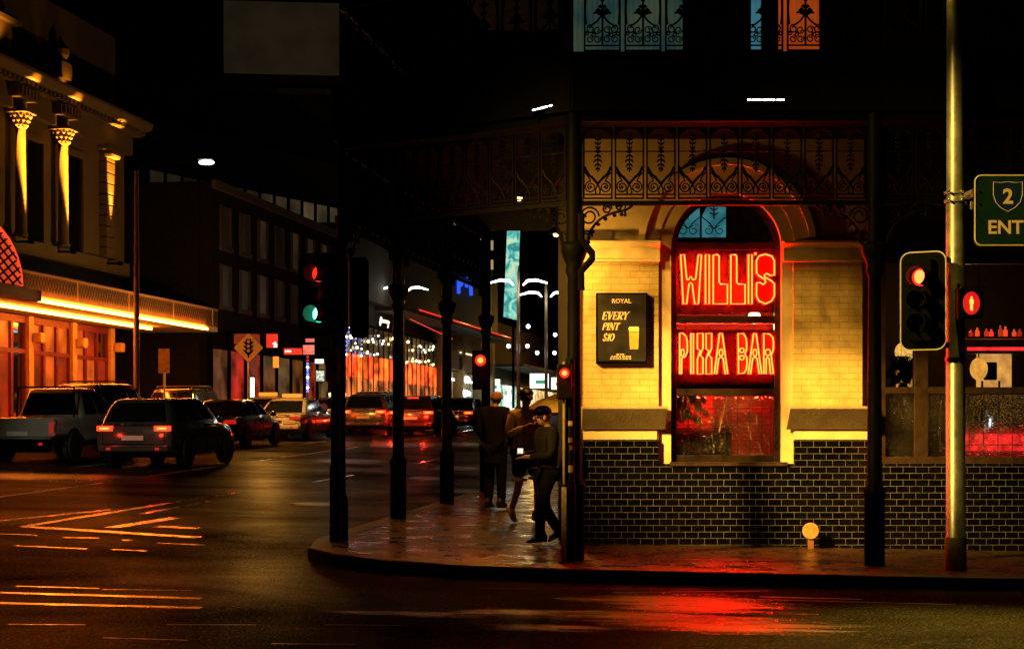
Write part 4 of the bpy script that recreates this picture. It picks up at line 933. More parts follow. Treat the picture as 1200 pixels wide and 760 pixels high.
# ================================================================== HALL across the street
HX0 = -25.5; ca = math.cos(AN)
HO = st(HX0, 44.0); HT = frame(HO, AN); hu = lambda y: (y-44.0)/ca
hall = thing('town_hall', 'ornate sandstone hall with lit columns above an amber neon canopy', 'hall', (HO[0], HO[1], G(*HO)))
u1 = hu(63.4)
MB(HT).box(-4, u1, -9, -.35, 0, 16).build('core_wall', M['dark'], hall)
MB(HT).box(-4, u1, -.34, 0, 5.6, 13.0).build('upper_wall', M['stone'], hall)
MB(HT).box(-4, u1+.1, .001, .18, 7.1, 7.6).build('base_course', M['stone'], hall)
MB(HT).box(-4, u1+.1, .001, .12, 6.35, 6.45).build('string_course', M['stone'], hall)
bays = [42.9+3.2*k for k in range(7)]
colY = [45.0, 48.2, 51.3, 54.4, 57.5]
for yc in colY:
    c = HT(hu(yc), .34, 0)
    MB().lathe([(.22,7.6),(.24,7.66),(.20,7.74),(.175,7.8),(.155,11.0),(.17,11.02)], (c[0], c[1], 0), 16).build('column', M['stone'], hall, smooth=40)
    cp = MB(); rnd = random.Random(int(yc*10))
    cp.lathe([(.17,11.02),(.2,11.05),(.19,11.1),(.24,11.3),(.33,11.48)], (c[0], c[1], 0), 12)
    for k in range(10):
        for zz, rr in ((11.14,.21),(11.28,.26),(11.42,.33)):
            a = R(36*k+(18 if zz == 11.28 else 0)); cp.ball((c[0]+rr*math.cos(a), c[1]+rr*math.sin(a), zz), (.06,.06,.07), 6, 4)
    cp.build('capital', M['stone'], hall, smooth=50)
    MB(HT).box(hu(yc)-.42, hu(yc)+.42, .0, .72, 11.5, 11.6).build('abacus', M['stone'], hall)
    # ornament block in the frieze over each column
    ob = MB(HT); ob.box(hu(yc)-.75, hu(yc)+.75, .3, .62, 11.95, 12.3)
    for k in range(6): ob.box(hu(yc)-.66+k*.24, hu(yc)-.54+k*.24, .62, .72, 12.0, 12.26)
    ob.build('frieze_ornament', M['stone'], hall)
MB(HT).box(-4, u1+.1, .001, .30, 11.62, 12.35).build('entablature', M['stone'], hall)
MB(HT).prof([(.001,12.36),(.5,12.36),(.55,12.5),(.85,12.6),(.95,12.75),(.95,12.85),(.001,12.9)], -4, u1+.5).build('cornice', M['stone'], hall)
dn = MB(HT)
k = -3.8
while k < u1+.3: dn.box(k, k+.16, .48, .72, 12.38, 12.5); k += .32
dn.build('dentil_course', M['stone'], hall)
# quoined end pilaster
qp = MB(HT)
for k in range(10): qp.box(hu(61.15), hu(61.9), .002, .3-.0*(k%2), 7.62+k*.385, 7.62+k*.385+.35)
qp.build('quoined_pilaster', M['stone'], hall, bevel=.02)
qc = MB(HT); qc.box(hu(60.95), hu(62.1), .002, .42, 11.47, 11.61)
for k in range(4): qc.lathe([(.14,0),(.17,.1),(.12,.24)], (hu(61.2)+k*.22, .36, 11.22), 8)
qc.build('pilaster_capital', M['stone'], hall)
# window recesses between the columns
for a, b in zip(colY, colY[1:]+[60.6]):
    m_ = (a+b)/2
    f_ = MB(HT); f_.box(hu(m_)-.75, hu(m_)-.6, .0, .1, 7.62, 10.9); f_.box(hu(m_)+.6, hu(m_)+.75, .0, .1, 7.62, 10.9); f_.box(hu(m_)-.75, hu(m_)+.75, .0, .12, 10.9, 11.1)
    wf_ = f_.build('window', M['stone'], hall); MB(HT).box(hu(m_)-.6, hu(m_)+.6, .002, .02, 7.62, 10.9).build('pane', M['cglass'], wf_)
# attic and parapet
MB(HT).box(-4, u1, -.6, .0, 12.9, 13.4).build('parapet_wall', M['stone'], hall)
at = MB(HT); at.box(-4, hu(53.9), -.9, .3, 13.4, 14.2); at.box(-4, hu(54.15), -.9, .5, 14.2, 14.34); at.box(-4, hu(54.0), -.9, .38, 14.34, 14.5); at.build('attic_block', M['stone'], hall)
at = MB(HT)
for k in range(16): at.lathe([(.07,0),(.1,.15),(.06,.35),(.08,.5)], (hu(48.2)+k*.36, .14+.0, 14.5), 8)
at.box(-4, hu(54.0), 0, .3, 15.0, 15.14); at.build('attic_balustrade', M['stone'], hall)
pd = MB(HT); pd.box(hu(57.8), hu(58.6), -.3, .15, 13.4, 13.95); pd.lathe([(.12,0),(.28,.25),(.3,.45),(.1,.7),(.05,.9)], (hu(58.2), -.08, 13.95), 10); pd.build('urn_pedestal', M['stone'], hall)
# lower front: pilasters, windows
G0 = lambda y: G(*st(HX0, y))
pil = [45.9, 49.2, 52.45, 55.7, 59.0, 62.2]
red_c = mat('oxblood_timber', (.12,.014,.009), .45, var=.3)
lit1 = emat('amber_blind', (1,.13,.006), .6, .4, 1.5); lit2 = emat('red_blind', (1,.04,.004), .25, .6, 1.2)
for yv in pil: MB(HT).box(hu(yv)-.17, hu(yv)+.17, -.33, .08, G0(yv)-.2, 5.14).build('shop_pilaster', M['cream'], hall)
rnd = random.Random(11)
for a, b in zip(pil, pil[1:]):
    ua, ub = hu(a)+.18, hu(b)-.18; zt = 5.14; zb = G0(a)-.1; n = 3
    f_ = MB(HT); f_.box(ua, ub, -.2, -.02, zt-.22, zt); f_.box(ua, ub, -.2, -.03, zt-1.22, zt-1.08); f_.box(ua, ub, -.22, -.02, zb, zb+.7)
    for k in range(n+1):
        uu = ua+(ub-ua)*k/n; f_.box(max(ua, uu-.08), min(ub, uu+.08), -.205, -.025, zb+.7, zt-.22)
    wf_ = f_.build('shop_window', red_c, hall)
    for k in range(n):
        p0, p1 = ua+(ub-ua)*k/n+.08, ua+(ub-ua)*(k+1)/n-.08
        for z0, z1 in ((zb+.7, zt-1.22), (zt-1.08, zt-.22)):
            r_ = rnd.random(); MB(HT).box(p0, p1, -.16, -.12, z0, z1).build('pane', lit1 if r_ < .4 else lit2 if r_ < .75 else M['cglass'], wf_)
# small square speakers and box lamps on the pilasters
for k, yv in enumerate(pil[2:]):
    o = MB(HT); o.box(hu(yv)-.0, hu(yv)+.34, .10, .42, 4.28, 4.62)
    c = HT(hu(yv)+.17, .2, 4.3)
    tag(o.build('wall_speaker', M['cream'], None, bevel=.05, loc=c), 'pale box speaker mounted on the hall pilaster, ' + ('at the far left', 'behind the pickup', 'between two tall windows', 'at the end of the amber shopfront')[k], 'speaker', 'box speakers on the hall pilasters')
# canopy
CX = 3.0*ca
uc0, uc1 = -4, hu(65.25)
can = thing('amber_canopy', 'flat canopy with mesh front panels and two amber neon tubes along it', 'canopy', HT(0, CX, 5.2))
MB(HT).box(uc0, uc1, .09, CX, 5.16, 5.34).build('soffit', mat('cream_soffit', (.6,.5,.34), .6, var=.1), can)
fp = MB(HT); fp.box(uc0, uc1, CX-.03, CX, 5.345, 5.95); fp.build('front_panel', mat('weathered_panel', (.12,.085,.045), .7, var=.5, scale=7), can)
rl_ = MB(HT); rl_.box(uc0, uc1, CX-.05, CX+.03, 5.95, 6.02)
k = 1.0
while k < uc1: rl_.box(k-.03, k+.03, CX+.001, CX+.03, 5.36, 5.95); k += 4.0
rl_.build('top_rail', mat('brass_rail', (.3,.2,.09), .5), can)
ms = MB(HT); k = hu(47)
while k < uc1-.2:
    ms.add([(k, CX+.012, 5.5), (k+.22, CX+.012, 5.92), (k+.25, CX+.012, 5.92), (k+.03, CX+.012, 5.5)], [(0,1,2,3)])
    ms.add([(k+.22, CX+.016, 5.5), (k, CX+.016, 5.92), (k+.03, CX+.016, 5.92), (k+.25, CX+.016, 5.5)], [(0,1,2,3)]); k += .2
ms.build('lattice', M['iron'], can)
ush = hu(49.6)
MB(HT).tube([(ush, CX+.06, 5.2), (hu(63.95), CX+.06, 5.2)], .045, 8).build('neon_tube', M['hneon'], can)
MB(HT).tube([(uc0, CX-1.25, 5.09), (hu(61.8), CX-1.25, 5.09)], .045, 8).build('neon_tube', M['hneon'], can)
MB(HT).box(uc0, ush-.2, CX, CX+.5, 5.1, 5.42).build('porch_fascia', M['redpaint'], can)
# arched lattice sign over the porch
ug = hu(45.6); rg = 2.75
ag = thing('arched_sign', 'red lit arched lattice sign over the hall porch', 'sign', HT(ug, CX+.45, 5.45))
n = 20
pp = MB(HT); pts_ = [(ug+rg*math.cos(math.pi*i/n), CX+.42, 5.46+rg*.62*math.sin(math.pi*i/n)) for i in range(n+1)]
pp.add(pts_, [tuple(range(n+1))]); pp.build('lit_face', emat('red_arch_face', (1,.09,.015), .6, .3, 2), ag)
MB(HT).tube(pts_, .06, 6).build('rim', emat('red_arch_rim', (1,.06,.02), 1.3), ag)
lt = MB(HT)
for k in range(-9, 10):
    for s_ in (-1, 1):
        for q in range(40):
            pass
        # clipped diagonals
        seg = []
        for q in range(41):
            uu = ug+k*.55+s_*(q/40-.5)*3.4; zz = 5.46+q/40*1.7
            if abs(uu-ug) < rg and zz < 5.46+rg*.62*math.sqrt(max(0, 1-((uu-ug)/rg)**2)): seg.append((uu, CX+.44, zz))
        if len(seg) > 3: lt.tube([seg[0], seg[-1]], .028, 4)
lt.build('lattice', M['iron'], ag)
# uplights on the ledge
UP = (1, .32, .02)
for yc in colY:
    c = HT(hu(yc)+.0, .70, 7.5); to = HT(hu(yc), .44, 11.4)
    t = MB(HT).box(hu(yc)-.09, hu(yc)+.09, .63, .77, 7.36, 7.48).build('uplight', M['black'], hall)
    MB(HT).box(hu(yc)-.1, hu(yc)+.1, .18, .63, 7.4, 7.45).build('uplight_bracket', M['black'], hall)
    spot('uplight_beam', c, to, UP, 34000, 15, .8, .05, hall)
c = HT(hu(61.5), .66, 7.5); MB(HT).box(hu(61.5)-.09, hu(61.5)+.09, .59, .73, 7.36, 7.48).build('uplight', M['black'], hall)
MB(HT).box(hu(61.5)-.1, hu(61.5)+.1, .18, .59, 7.4, 7.45).build('uplight_bracket', M['black'], hall)
spot('uplight_beam', c, HT(hu(61.5), .32, 11.3), UP, 34000, 15, .8, .05, hall)
spot('uplight_beam', HT(hu(52.3), .9, 13.1), HT(hu(52.5), .2, 14.6), UP, 420, 95, .6, .05, hall)
spot('uplight_beam', HT(hu(58.2), .45, 13.0), HT(hu(58.2), 0, 14), UP, 60, 80, .6, .05, hall)

# ================================================================== MODERN BLOCK behind the hall
MA = R(28); MO = (px(150, 72), 72.0); MT = frame(MO, MA)
mblock = thing('office_block', 'dark modern office block with one strip of faint windows behind the hall', 'building', (MO[0], MO[1], G(*MO)))
conc = mat('night_concrete', (.014,.012,.010), .8, var=.3, scale=.6)
MB(MT).box(-14, 16.2, -9, 0, 0, 14.2).build('wall', conc, mblock)
MB(MT).box(-14, 16.3, .002, .25, 14.2, 14.7).build('floor_band', conc, mblock)
MB(MT).box(-14, 16.3, .002, .3, 10.2, 10.6).build('floor_band', conc, mblock)
rnd = random.Random(3)
dimw = [emat('dim_window_%s' % c, (1,.72,.34), s_, .5, .8) for c, s_ in (('low', .012), ('mid', .025), ('soft', .05))]
for k in range(13):
    u = 1.2+k*1.14
    f_ = MB(MT); f_.box(u, u+.06, .002, .12, 10.65, 12.7); f_.box(u+1.08, u+1.13, .002, .12, 10.65, 12.7); f_.box(u+.06, u+1.08, .002, .1, 12.6, 12.7)
    w_ = f_.build('window', M['black'], mblock)
    m_ = dimw[0] if k < 7 else dimw[1] if k < 10 else dimw[2]
    MB(MT).box(u+.06, u+1.08, .003, .02, 10.65, 12.6).build('pane', m_, w_)
# plant room / tower above
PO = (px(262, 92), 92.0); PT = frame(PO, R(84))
tower = thing('rooftop_tower', 'pale upper storey with city glow painted on, of a tower rising over the office block', 'building', (PO[0], PO[1], G(*PO)))
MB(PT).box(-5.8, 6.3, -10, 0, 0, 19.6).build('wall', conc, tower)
MB(PT).box(0, 6.2, -10, 0, 20.8, 24.6).build('plant_room', emat('city_glow_face', (1,.70,.36), .011, .2, .6), tower)  # faint city glow on this block is put into its colour as emission
MB(PT).box(-6, 6.5, -10, .25, 19.6, 19.9).build('roof_edge', M['stone'], tower)
MB(PT).box(-3, 6.3, -9, -.6, 19.9, 20.8).build('roof_slab', conc, tower)
MB(PT).box(-.2, 6.4, -10, .15, 24.6, 24.9).build('roof_slab', conc, tower)

# ================================================================== LEFT ROW of shops up the street
SX0 = -23.0
def sf(y0): O = st(SX0, y0); return O, frame(O, AN), (lambda y: (y-y0)/ca)
def shop(name, label, y0, y1, h, wallm):
    O, T, u = sf(y0); g = G(*O); t = thing(name, label, 'building', (O[0], O[1], g))
    MB(T).box(0, u(y1), -12, -.5, 0, h).build('wall', wallm, t)
    return t, T, u, g
rnd = random.Random(21)
def emw(col, s_, var=.5, sc_=2.0): return emat('lit_shop_or_reflection', col, s_, var, sc_)
# dark corner building with small red signs
rnd = random.Random(8)
b1, T, u, g = shop('dark_shop_building', 'dark shop building with small red lit signs and dim shopfronts', 65.5, 84, 11, mat('dark_brick', (.010,.008,.007), .9, var=.5, spec=.1))  # near-black brick colour, tone varied at random
MB(T).box(0, u(84), -.48, .0, 5.4, 11).build('front_wall', mat('dark_front', (.010,.008,.007), .9, var=.5, spec=.1), b1)
for r_ in (0, 1):
    for k in range(8):
        a = .9+k*2.3; f_ = MB(T); f_.box(a, a+.12, .002, .09, 6.3+r_*2.3, 7.9+r_*2.3); f_.box(a+1.1, a+1.22, .002, .09, 6.3+r_*2.3, 7.9+r_*2.3); f_.box(a-.05, a+1.27, .002, .14, 6.15+r_*2.3, 6.3+r_*2.3)
        w_ = f_.build('window', M['dark'], b1); MB(T).box(a+.12, a+1.1, .003, .02, 6.3+r_*2.3, 7.9+r_*2.3).build('pane', emat('dim_pane', (1,.55,.25), rnd.choice((.002,.004,.008,.02)), .6, 1.5), w_)
MB(T).box(0, u(84), .002, .2, 10.75, 11.05).build('cornice', M['dark'], b1)
for k in range(9):
    a = .4+k*2.05; f_ = MB(T); f_.box(a, a+.1, -.2, -.1, g, 5.4); f_.box(a+1.85, a+1.95, -.2, -.1, g, 5.4); f_.box(a+.1, a+1.85, -.2, -.12, 4.6, 4.72)
    w_ = f_.build('shopfront', M['black'], b1)
    c_, s_ = rnd.choice([((1,.5,.15),.09),((1,.1,.03),.16),((.9,.6,.3),.06),((1,.3,.06),.09),((1,.04,.02),.3)])
    MB(T).box(a+.1, a+1.85, -.19, -.16, g+.3, 4.6).build('pane', emw(c_, s_, .9, 1.3), w_)
# glass fronted building with awning
b2, T2, u2, g2 = shop('glass_shop_building', 'long glass fronted building with a red neon edged awning', 84.05, 106, 11.7, M['dark'])
MB(T2).box(0, u2(106), -.48, 0, 8.2, 11.7).build('front_wall', M['dark'], b2)
MB(T2).box(-.2, u2(106)+.2, -.4, .3, 11.72, 12.0).build('cornice', M['dark'], b2)
MB(T2).tube([(u2(97), .33, 11.9), (u2(106), .33, 11.9)], .05, 6).build('cornice_neon', emat('dim_red_neon', (1,.05,.02), .25), b2)
n = 20; stp = u2(106)/n
for k in range(n):
    a = k*stp; f_ = MB(T2); f_.box(a, a+.09, -.28, -.21, g2, 7.0); f_.box(a+.09, a+stp, -.28, -.21, 6.85, 7.0)
    w_ = f_.build('shopfront', M['black'], b2)
    red = rnd.uniform(.9, 2.6); 
    MB(T2).box(a+.09, a+stp, -.27, -.25, 4.15, 5.35).build('pane', emw((1,.045+.09*rnd.random(),.012), red, .8, 1.4), w_)  # pane glow also stands in for street lights reflected in the glass
    MB(T2).box(a+.09, a+stp, -.27, -.25, g2+.2, 4.14).build('pane', emw((1,.22,.04), rnd.uniform(.25,.9), .95, 1.2), w_)
    MB(T2).box(a+.09, a+stp, -.27, -.25, 5.36, 6.84).build('pane', emw((1,.6,.25), rnd.uniform(.01,.06), .95, 1.6), w_)
    for z_ in ((5.55, 6.2) if k % 3 else (5.4, 6.5)):
        for _ in range(rnd.choice((0, 1, 1, 2))):
            MB(T2).ball((a+stp*rnd.uniform(.3,.8), -.12, z_+rnd.uniform(-.12,.12)), rnd.uniform(.04,.09), 8, 5).build('ceiling_lamp', M['whitel'] if rnd.random() < .3 else M['warm'], b2)
for k, (uu, z0, z1) in enumerate(((.6,5.2,6.9),(1.0,5.9,6.9),(2.3,5.4,6.9),(3.5,5.4,6.8))):
    for j in range(int((z1-z0)/.22)): MB(T2).ball((uu, -.02, z0+j*.22), .045, 6, 4).build('fairy_light', M['bluel'] if (j+k) % 4 else M['coolw'], b2)
# awning with neon edge (reaches over the cream building too)
aw = thing('shop_awning', 'dark shop awning edged with thin red neon over the far footpath', 'awning', (*st(SX0+1.4, 100), 7.9))
AT = frame(st(SX0, 84.05), AN)
MB(AT).box(u2(90), u2(121), .01, 1.7, 7.75, 7.95).build('slab', M['dark'], aw)
MB(AT).tube([(u2(93), 1.74, 7.98), (u2(121), 1.74, 7.98)], .05, 6).build('neon_edge', M['redneon'], aw)
MB(AT).tube([(u2(93), 1.2, 7.5), (u2(104), 1.2, 7.0)], .03, 6).build('neon_underline', emat('dim_red', (1,.04,.02), .8), aw)
# script sign on the glass front
ss = thing('script_sign', 'small glowing white script sign above the glass shopfront', 'sign', AT(u2(91.5), .1, 7.3))
P = [(0,.35),(.12,.62),(.3,.55),(.2,.3),(.05,.0),(-.05,.25),(.2,.42),(.38,.5),(.36,.28),(.5,.3),(.55,.48),(.62,.28),(.68,.48),(.76,.46),(.8,.28),(.9,.48),(.98,.46),(1.0,.28),(1.12,.3),(1.18,.5),(1.24,.3),(1.36,.5),(1.3,.05),(1.18,.0),(1.3,.25),(1.5,.42)]
q0 = u2(90.6)
MB(AT).tube(smooth([(q0+x*1.4, .14, 7.0+z*.75) for x, z in P], 3), .024, 5).build('script', emat('script_light', (1,.95,.75), 1.6), ss)
MB(AT).box(q0-.1, q0+2.2, .0, .1, 7.0, 7.04).build('rail', M['black'], ss)
# cream building with pilasters
crm = mat('night_cream', (.45,.32,.14), .7, var=.2)
b3, T3, u3, g3 = shop('cream_building', 'cream pilastered corner building with a blue sign and a lit shop', 106.1, 124, 13, crm)
MB(T3).box(0, u3(124), -.5, 0, 7.96, 13).build('front_wall', M['dark'], b3)
for yy_ in (106.4, 120.6, 123): MB(T3).box(u3(yy_), u3(yy_)+.9, .002, .3, 8.0, 12.2).build('pilaster', crm, b3)
for yy_ in (106.3, 112, 118.5, 122.5): MB(T3).box(u3(yy_), u3(yy_)+.8, -.49, .2, g3-.5, 7.7).build('shop_pilaster', crm, b3)
MB(T3).box(.9, u3(124), -.45, .05, 5.4, 6.5).build('shop_fascia', mat('fascia', (.4,.3,.14), .6), b3)
MB(T3).box(u3(111.5), u3(119.5), .06, .1, 6.5, 6.6).build('fascia_light', emat('fascia_line', (1,.85,.55), 1.2), b3)
for yy_, w__, c_, s_ in ((107.3,4.4,(1,.55,.15),.35),(112.9,5.3,(.75,.85,.6),.28),(119.4,3,(1,.7,.35),.6)):
    f_ = MB(T3); f_.box(u3(yy_), u3(yy_)+w__, -.4, -.1, 5.2, 5.4); f_.box(u3(yy_)+w__*.5, u3(yy_)+w__*.5+.12, -.4, -.1, g3, 5.2); w_ = f_.build('shopfront', crm, b3)
    MB(T3).box(u3(yy_), u3(yy_)+w__, -.44, -.42, g3, 5.2).build('pane', emw(c_, s_, .9, .9), w_)
    MB(T3).box(u3(yy_)+.2, u3(yy_)+w__-.2, -.3, -.26, 4.7, 4.82).build('strip_light', M['coolw'], w_)
for k in range(3): MB(T3).ball((u3(112.2)+k*.55, .3, 3.9+.9*(k % 2)), .22 if k < 2 else .15, 8, 6).build('shop_lamp', M['coolw'], b3)
bs = thing('blue_sign', 'glowing blue script sign on the dark upper wall of the cream building', 'sign', T3(u3(112), .2, 10.5))
MB(T3).tube(smooth([(u3(110.6)+x, .2, 10.3+z) for x, z in ((0,0),(0,.9),(.5,1.0),(.7,.6),(1.3,1.0),(1.9,1.1),(2.4,1.2),(2.6,.7),(3.2,1.1),(3.9,.9),(4.1,.2))], 3), .12, 6).build('tube', emat('blue_tube', (.03,.11,1.0), 1.0), bs)
point('cream_wash', T3(u3(121.5), 2.2, 8.6), (1,.6,.14), 70, .2, b3)
point('cream_wash', T3(u3(107.5), 2.2, 8.6), (1,.6,.14), 60, .2, b3)
# further row: plain building with an amber wall and bright market front
b4, T4, u4, g4 = shop('market_building', 'plain amber lit building with bright white and green shop signs at its foot', 124.1, 165, 9.6, M['stone'])
point('amber_wash', T4(u4(136), 5.5, 7.2), (1,.42,.07), 420, .3, b4)
MB(T4).box(0, u4(165), -.48, 2.2, 6.1, 6.3).build('market_awning', M['dark'], b4)
for k in range(12):
    a = .5+k*3.0
    c_, s_ = rnd.choice([((1,.75,.4),1.0),((.9,.95,.8),1.6),((1,.6,.2),.8),((.6,1,.75),.8)])
    MB(T4).box(a, a+2.5, -.4, -.3, g4+.2, 4.9).build('market_front', emw(c_, s_, .8, 1.5), b4)
for (u_, v_, w_, h_, c_, s_, lb) in ((632,446,22,17,(.95,1,.9),2.2,'white and green lit shop sign under the far awning'),(655,449,18,14,(1,.85,.75),1.8,'pale lit shop sign with red patch beside the small red signal'),(577,452,18,16,(.9,1,.85),1.8,'bright white lit shop sign beside the standing man')):
    dd = 126.; t = thing('shop_sign', lb, 'sign', (px(u_, dd), dd, pz(v_, dd)))
    x0, x1, z0, z1 = px(u_-w_/2, dd), px(u_+w_/2, dd), pz(v_+h_/2, dd), pz(v_-h_/2, dd)
    MB().box(x0, x1, dd, dd+.2, z0, z1).build('sign_box', emat('sign_light', c_, s_, .25, 2.0), t)
    MB().box(x0+(x1-x0)*.3, x0+(x1-x0)*.8, dd-.02, dd-.001, z0+(z1-z0)*.3, z0+(z1-z0)*.55).build('sign_stripe', emat('stripe', (.03,.5,.2) if u_ != 655 else (1,.05,.03), .8), t)
    MB().box(x0, x1, dd-.04, dd+.24, z1+.002, z1+.1).build('sign_cap', M['black'], t)
# distant tower with lit office windows
TOs = (px(516, 170), 170.0); TT = frame(TOs, R(38))
tw = thing('distant_tower', 'distant dark tower with rows of tiny lit office windows', 'building', (TOs[0], TOs[1], G(*TOs)))
MB(TT).box(-2, 9.2, -9, 0, 0, 25).build('wall', M['black'], tw)
for r_, z_ in enumerate((22.6, 20.6, 18.6, 16.6)):
    for k in range(10):
        if r_ in (1, 2) and k < 7: continue
        if rnd.random() < .8: MB(TT).box(.3+k*.86, .3+k*.86+.36, .004, .05, z_-.5, z_+.5).build('window', emat('office', (1,.7,.3), rnd.uniform(.04,.16) if k < 7 else rnd.uniform(.2,.5)), tw)
# tall illuminated banner on the street row
def bannermat():
    m, nt, b = nodes('banner_print'); tc = N(nt, 'ShaderNodeTexCoord'); nz = N(nt, 'ShaderNodeTexNoise', Scale=1.1, Detail=5.0, Distortion=1.4); nt.links.new(tc.outputs['Object'], nz.inputs['Vector'])
    r = N(nt, 'ShaderNodeValToRGB'); nt.links.new(nz.outputs[0], r.inputs[0]); e = r.color_ramp.elements
    e[0].position = .36; e[0].color = (.02,.25,.24,1); e[1].position = .66; e[1].color = (.9,.72,.25,1)
    for p_, c_ in ((.45,(.08,.5,.42,1)),(.54,(.35,.75,.6,1))): q = e.new(p_); q.color = c_
    nt.links.new(r.outputs[0], b.inputs['Emission Color']); b.inputs['Emission Strength'].default_value = 1.0; return m
db = 118.
bn = thing('lit_banner', 'tall narrow teal illuminated banner hanging over the far shops', 'banner', (px(598, db), db, pz(373, db)))
poly = [(px(590,db),pz(371,db)),(px(606,db),pz(375,db)),(px(610,db),pz(252,db)),(px(595,db),pz(252,db))]
MB().plate(poly, db, db+.18).build('printed_face', bannermat(), bn)
fr_ = MB(); fr_.tube([(x, db+.05, z) for x, z in poly], .05, 5, closed=True); fr_.build('edge_frame', M['steel'], bn)
rd = MB(); rd.plate([(px(596,db),pz(268,db)),(px(601,db),pz(271,db)),(px(600,db),pz(262,db)),(px(596,db),pz(263,db))], db-.03, db-.005); rd.build('red_motif', emat('motif', (.8,.08,.03), .9), bn)
MB().box(px(600, db+.2), px(603, db+.2), db+.2, db+.5, 3.0, pz(252, db)).build('mast', M['black'], bn)

# red and orange signs of the dark row
def flat_sign(name, label, u_, v_, w_, h_, d_, m, deco=None, dm=None):
    x0, x1, z0, z1 = px(u_-w_/2, d_), px(u_+w_/2, d_), pz(v_+h_/2, d_), pz(v_-h_/2, d_)
    t = thing(name, label, 'sign', ((x0+x1)/2, d_, z0))
    MB().box(x0, x1, d_, d_+.14, z0, z1).build('sign_box', m, t, bevel=.01)
    MB().box(x0-.03, x1+.03, d_+.02, d_+.16, z1+.004, z1+.06).build('sign_cap', M['black'], t)
    MB().box((x0+x1)/2-.03, (x0+x1)/2+.03, d_+.142, d_+.9, (z0+z1)/2-.03, (z0+z1)/2+.03).build('arm', M['black'], t)
    if deco:
        d2 = MB()
        for poly in deco: d2.plate([(x0+(x1-x0)*a, z0+(z1-z0)*b) for a, b in poly], d_-.02, d_-.002)
        d2.build('emblem', dm, t)
    return t
wl_ = emat('white_mark', (1,.9,.85), 1.6)
flat_sign('red_sign', 'square red lit sign with a small white arrow behind the yellow diamond', 318.5, 399, 13, 16, 66.2, M['redsign'], [[(.75,.42),(.9,.42),(.9,.15),(.98,.3),(.98,.02),(.62,.02),(.75,.14),(.55,.3),(.62,.36),(.75,.24)]], wl_)
flat_sign('red_sign', 'wide red lit sign with short white lettering beside the square one', 343, 411.5, 21, 7.5, 68, M['redsign'], [[(.06,.35),(.10,.8),(.14,.35)],[(.17,.35),(.17,.7),(.22,.7),(.22,.35)],[(.25,.35),(.25,.7),(.30,.7),(.30,.35)],[(.33,.35),(.33,.7),(.42,.6),(.42,.35)]], wl_)
flat_sign('pink_sign', 'pale pink lit sign panel under the traffic signal board', 361.5, 409.5, 13, 11, 70, emat('pink_face', (1,.22,.15), .95, .35, 3))
flat_sign('pink_sign', 'small pink lit strip sign just under the traffic signal board', 363, 398.5, 10, 4, 70.5, emat('pink_face2', (1,.2,.16), .8))
flat_sign('red_sign', 'long dim red sign band behind the yellow diamond', 289, 397, 30, 12, 65, emat('dim_red_face', (1,.02,.02), .12, .4, 2))
flat_sign('orange_sign', 'small orange lit window sign below the red signs', 323, 424, 6.5, 13, 67, M['orange'])
flat_sign('white_sign', 'tall bright white light box beside the diamond sign pole', 294.5, 453.5, 6, 23, 58.5, emat('lightbox', (1,.9,.75), 2.2))
flat_sign('menu_board', 'white menu light box left of the prohibition sign', 374, 423, 10, 5, 76, emat('menu', (.9,1,.8), 1.6))
flat_sign('menu_board', 'lower white and green menu light box left of the prohibition sign', 375, 440, 9, 12, 76.5, emat('menu2', (.85,1,.75), .7, .9, 9))
vs = thing('string_light', 'vertical string of blue and red lights below the pink sign', 'string lights', (px(360.5, 70), 70, pz(462, 70)))
for k in range(11): MB().ball((px(360.5, 70), 70, pz(418+k*4, 70)), .055, 6, 4).build('bulb', M['redneon'] if k < 2 else M['bluel'] if k % 3 else M['coolw'], vs)
MB().tube([(px(360.5, 70), 70.07, pz(416, 70)), (px(360.5, 70), 70.07, pz(470, 70))], .015, 5).build('cable', M['black'], vs)

# lamps on poles
def twin_lamp(u_, d_, ztop, label, ball=True, arm=1.15):
    x, y = px(u_, d_), d_; g = G(x, y)
    t = thing('twin_lamp_post', label, 'lamp post', (x, y, g), 'twin armed lamp posts')
    MB().lathe([(.16,g-.1),(.16,g+.9),(.09,g+1.0),(.07,ztop-.1),(.05,ztop+.5),(.01,ztop+.8)], (x, y, 0), 10).build('pole', mat('lit_pole', (.4,.34,.24), .5, metal=.3), t, smooth=40)
    for s_ in (-1, 1):
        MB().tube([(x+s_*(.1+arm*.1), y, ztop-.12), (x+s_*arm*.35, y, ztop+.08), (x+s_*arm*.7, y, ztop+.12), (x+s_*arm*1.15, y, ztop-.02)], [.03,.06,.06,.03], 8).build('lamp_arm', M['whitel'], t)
    if ball:
        for dx, dz in ((.28,-2.3),(.26,-3.2),(-.28,-3.2)):
            MB().ball((x+dx*1.6, y, ztop+dz+.3), .09, 8, 6).build('globe', M['coolw'], t); MB().tube([(x, y, ztop+dz), (x+dx*1.6, y, ztop+dz+.1)], .03, 5).build('bracket', M['black'], t)
    point('glow', (x, y-.5, ztop-.4), (1,.85,.6), 20, .3, t)
twin_lamp(607.5, 78, pz(331, 78), 'twin armed lamp post with white curved arms in front of the teal banner')
twin_lamp(640, 85, pz(345, 85), 'twin armed lamp post with white curved arms right of the teal banner')
twin_lamp(473, 92, pz(339, 92), 'twin armed lamp post with white curved arms seen left of the green lit column', False)
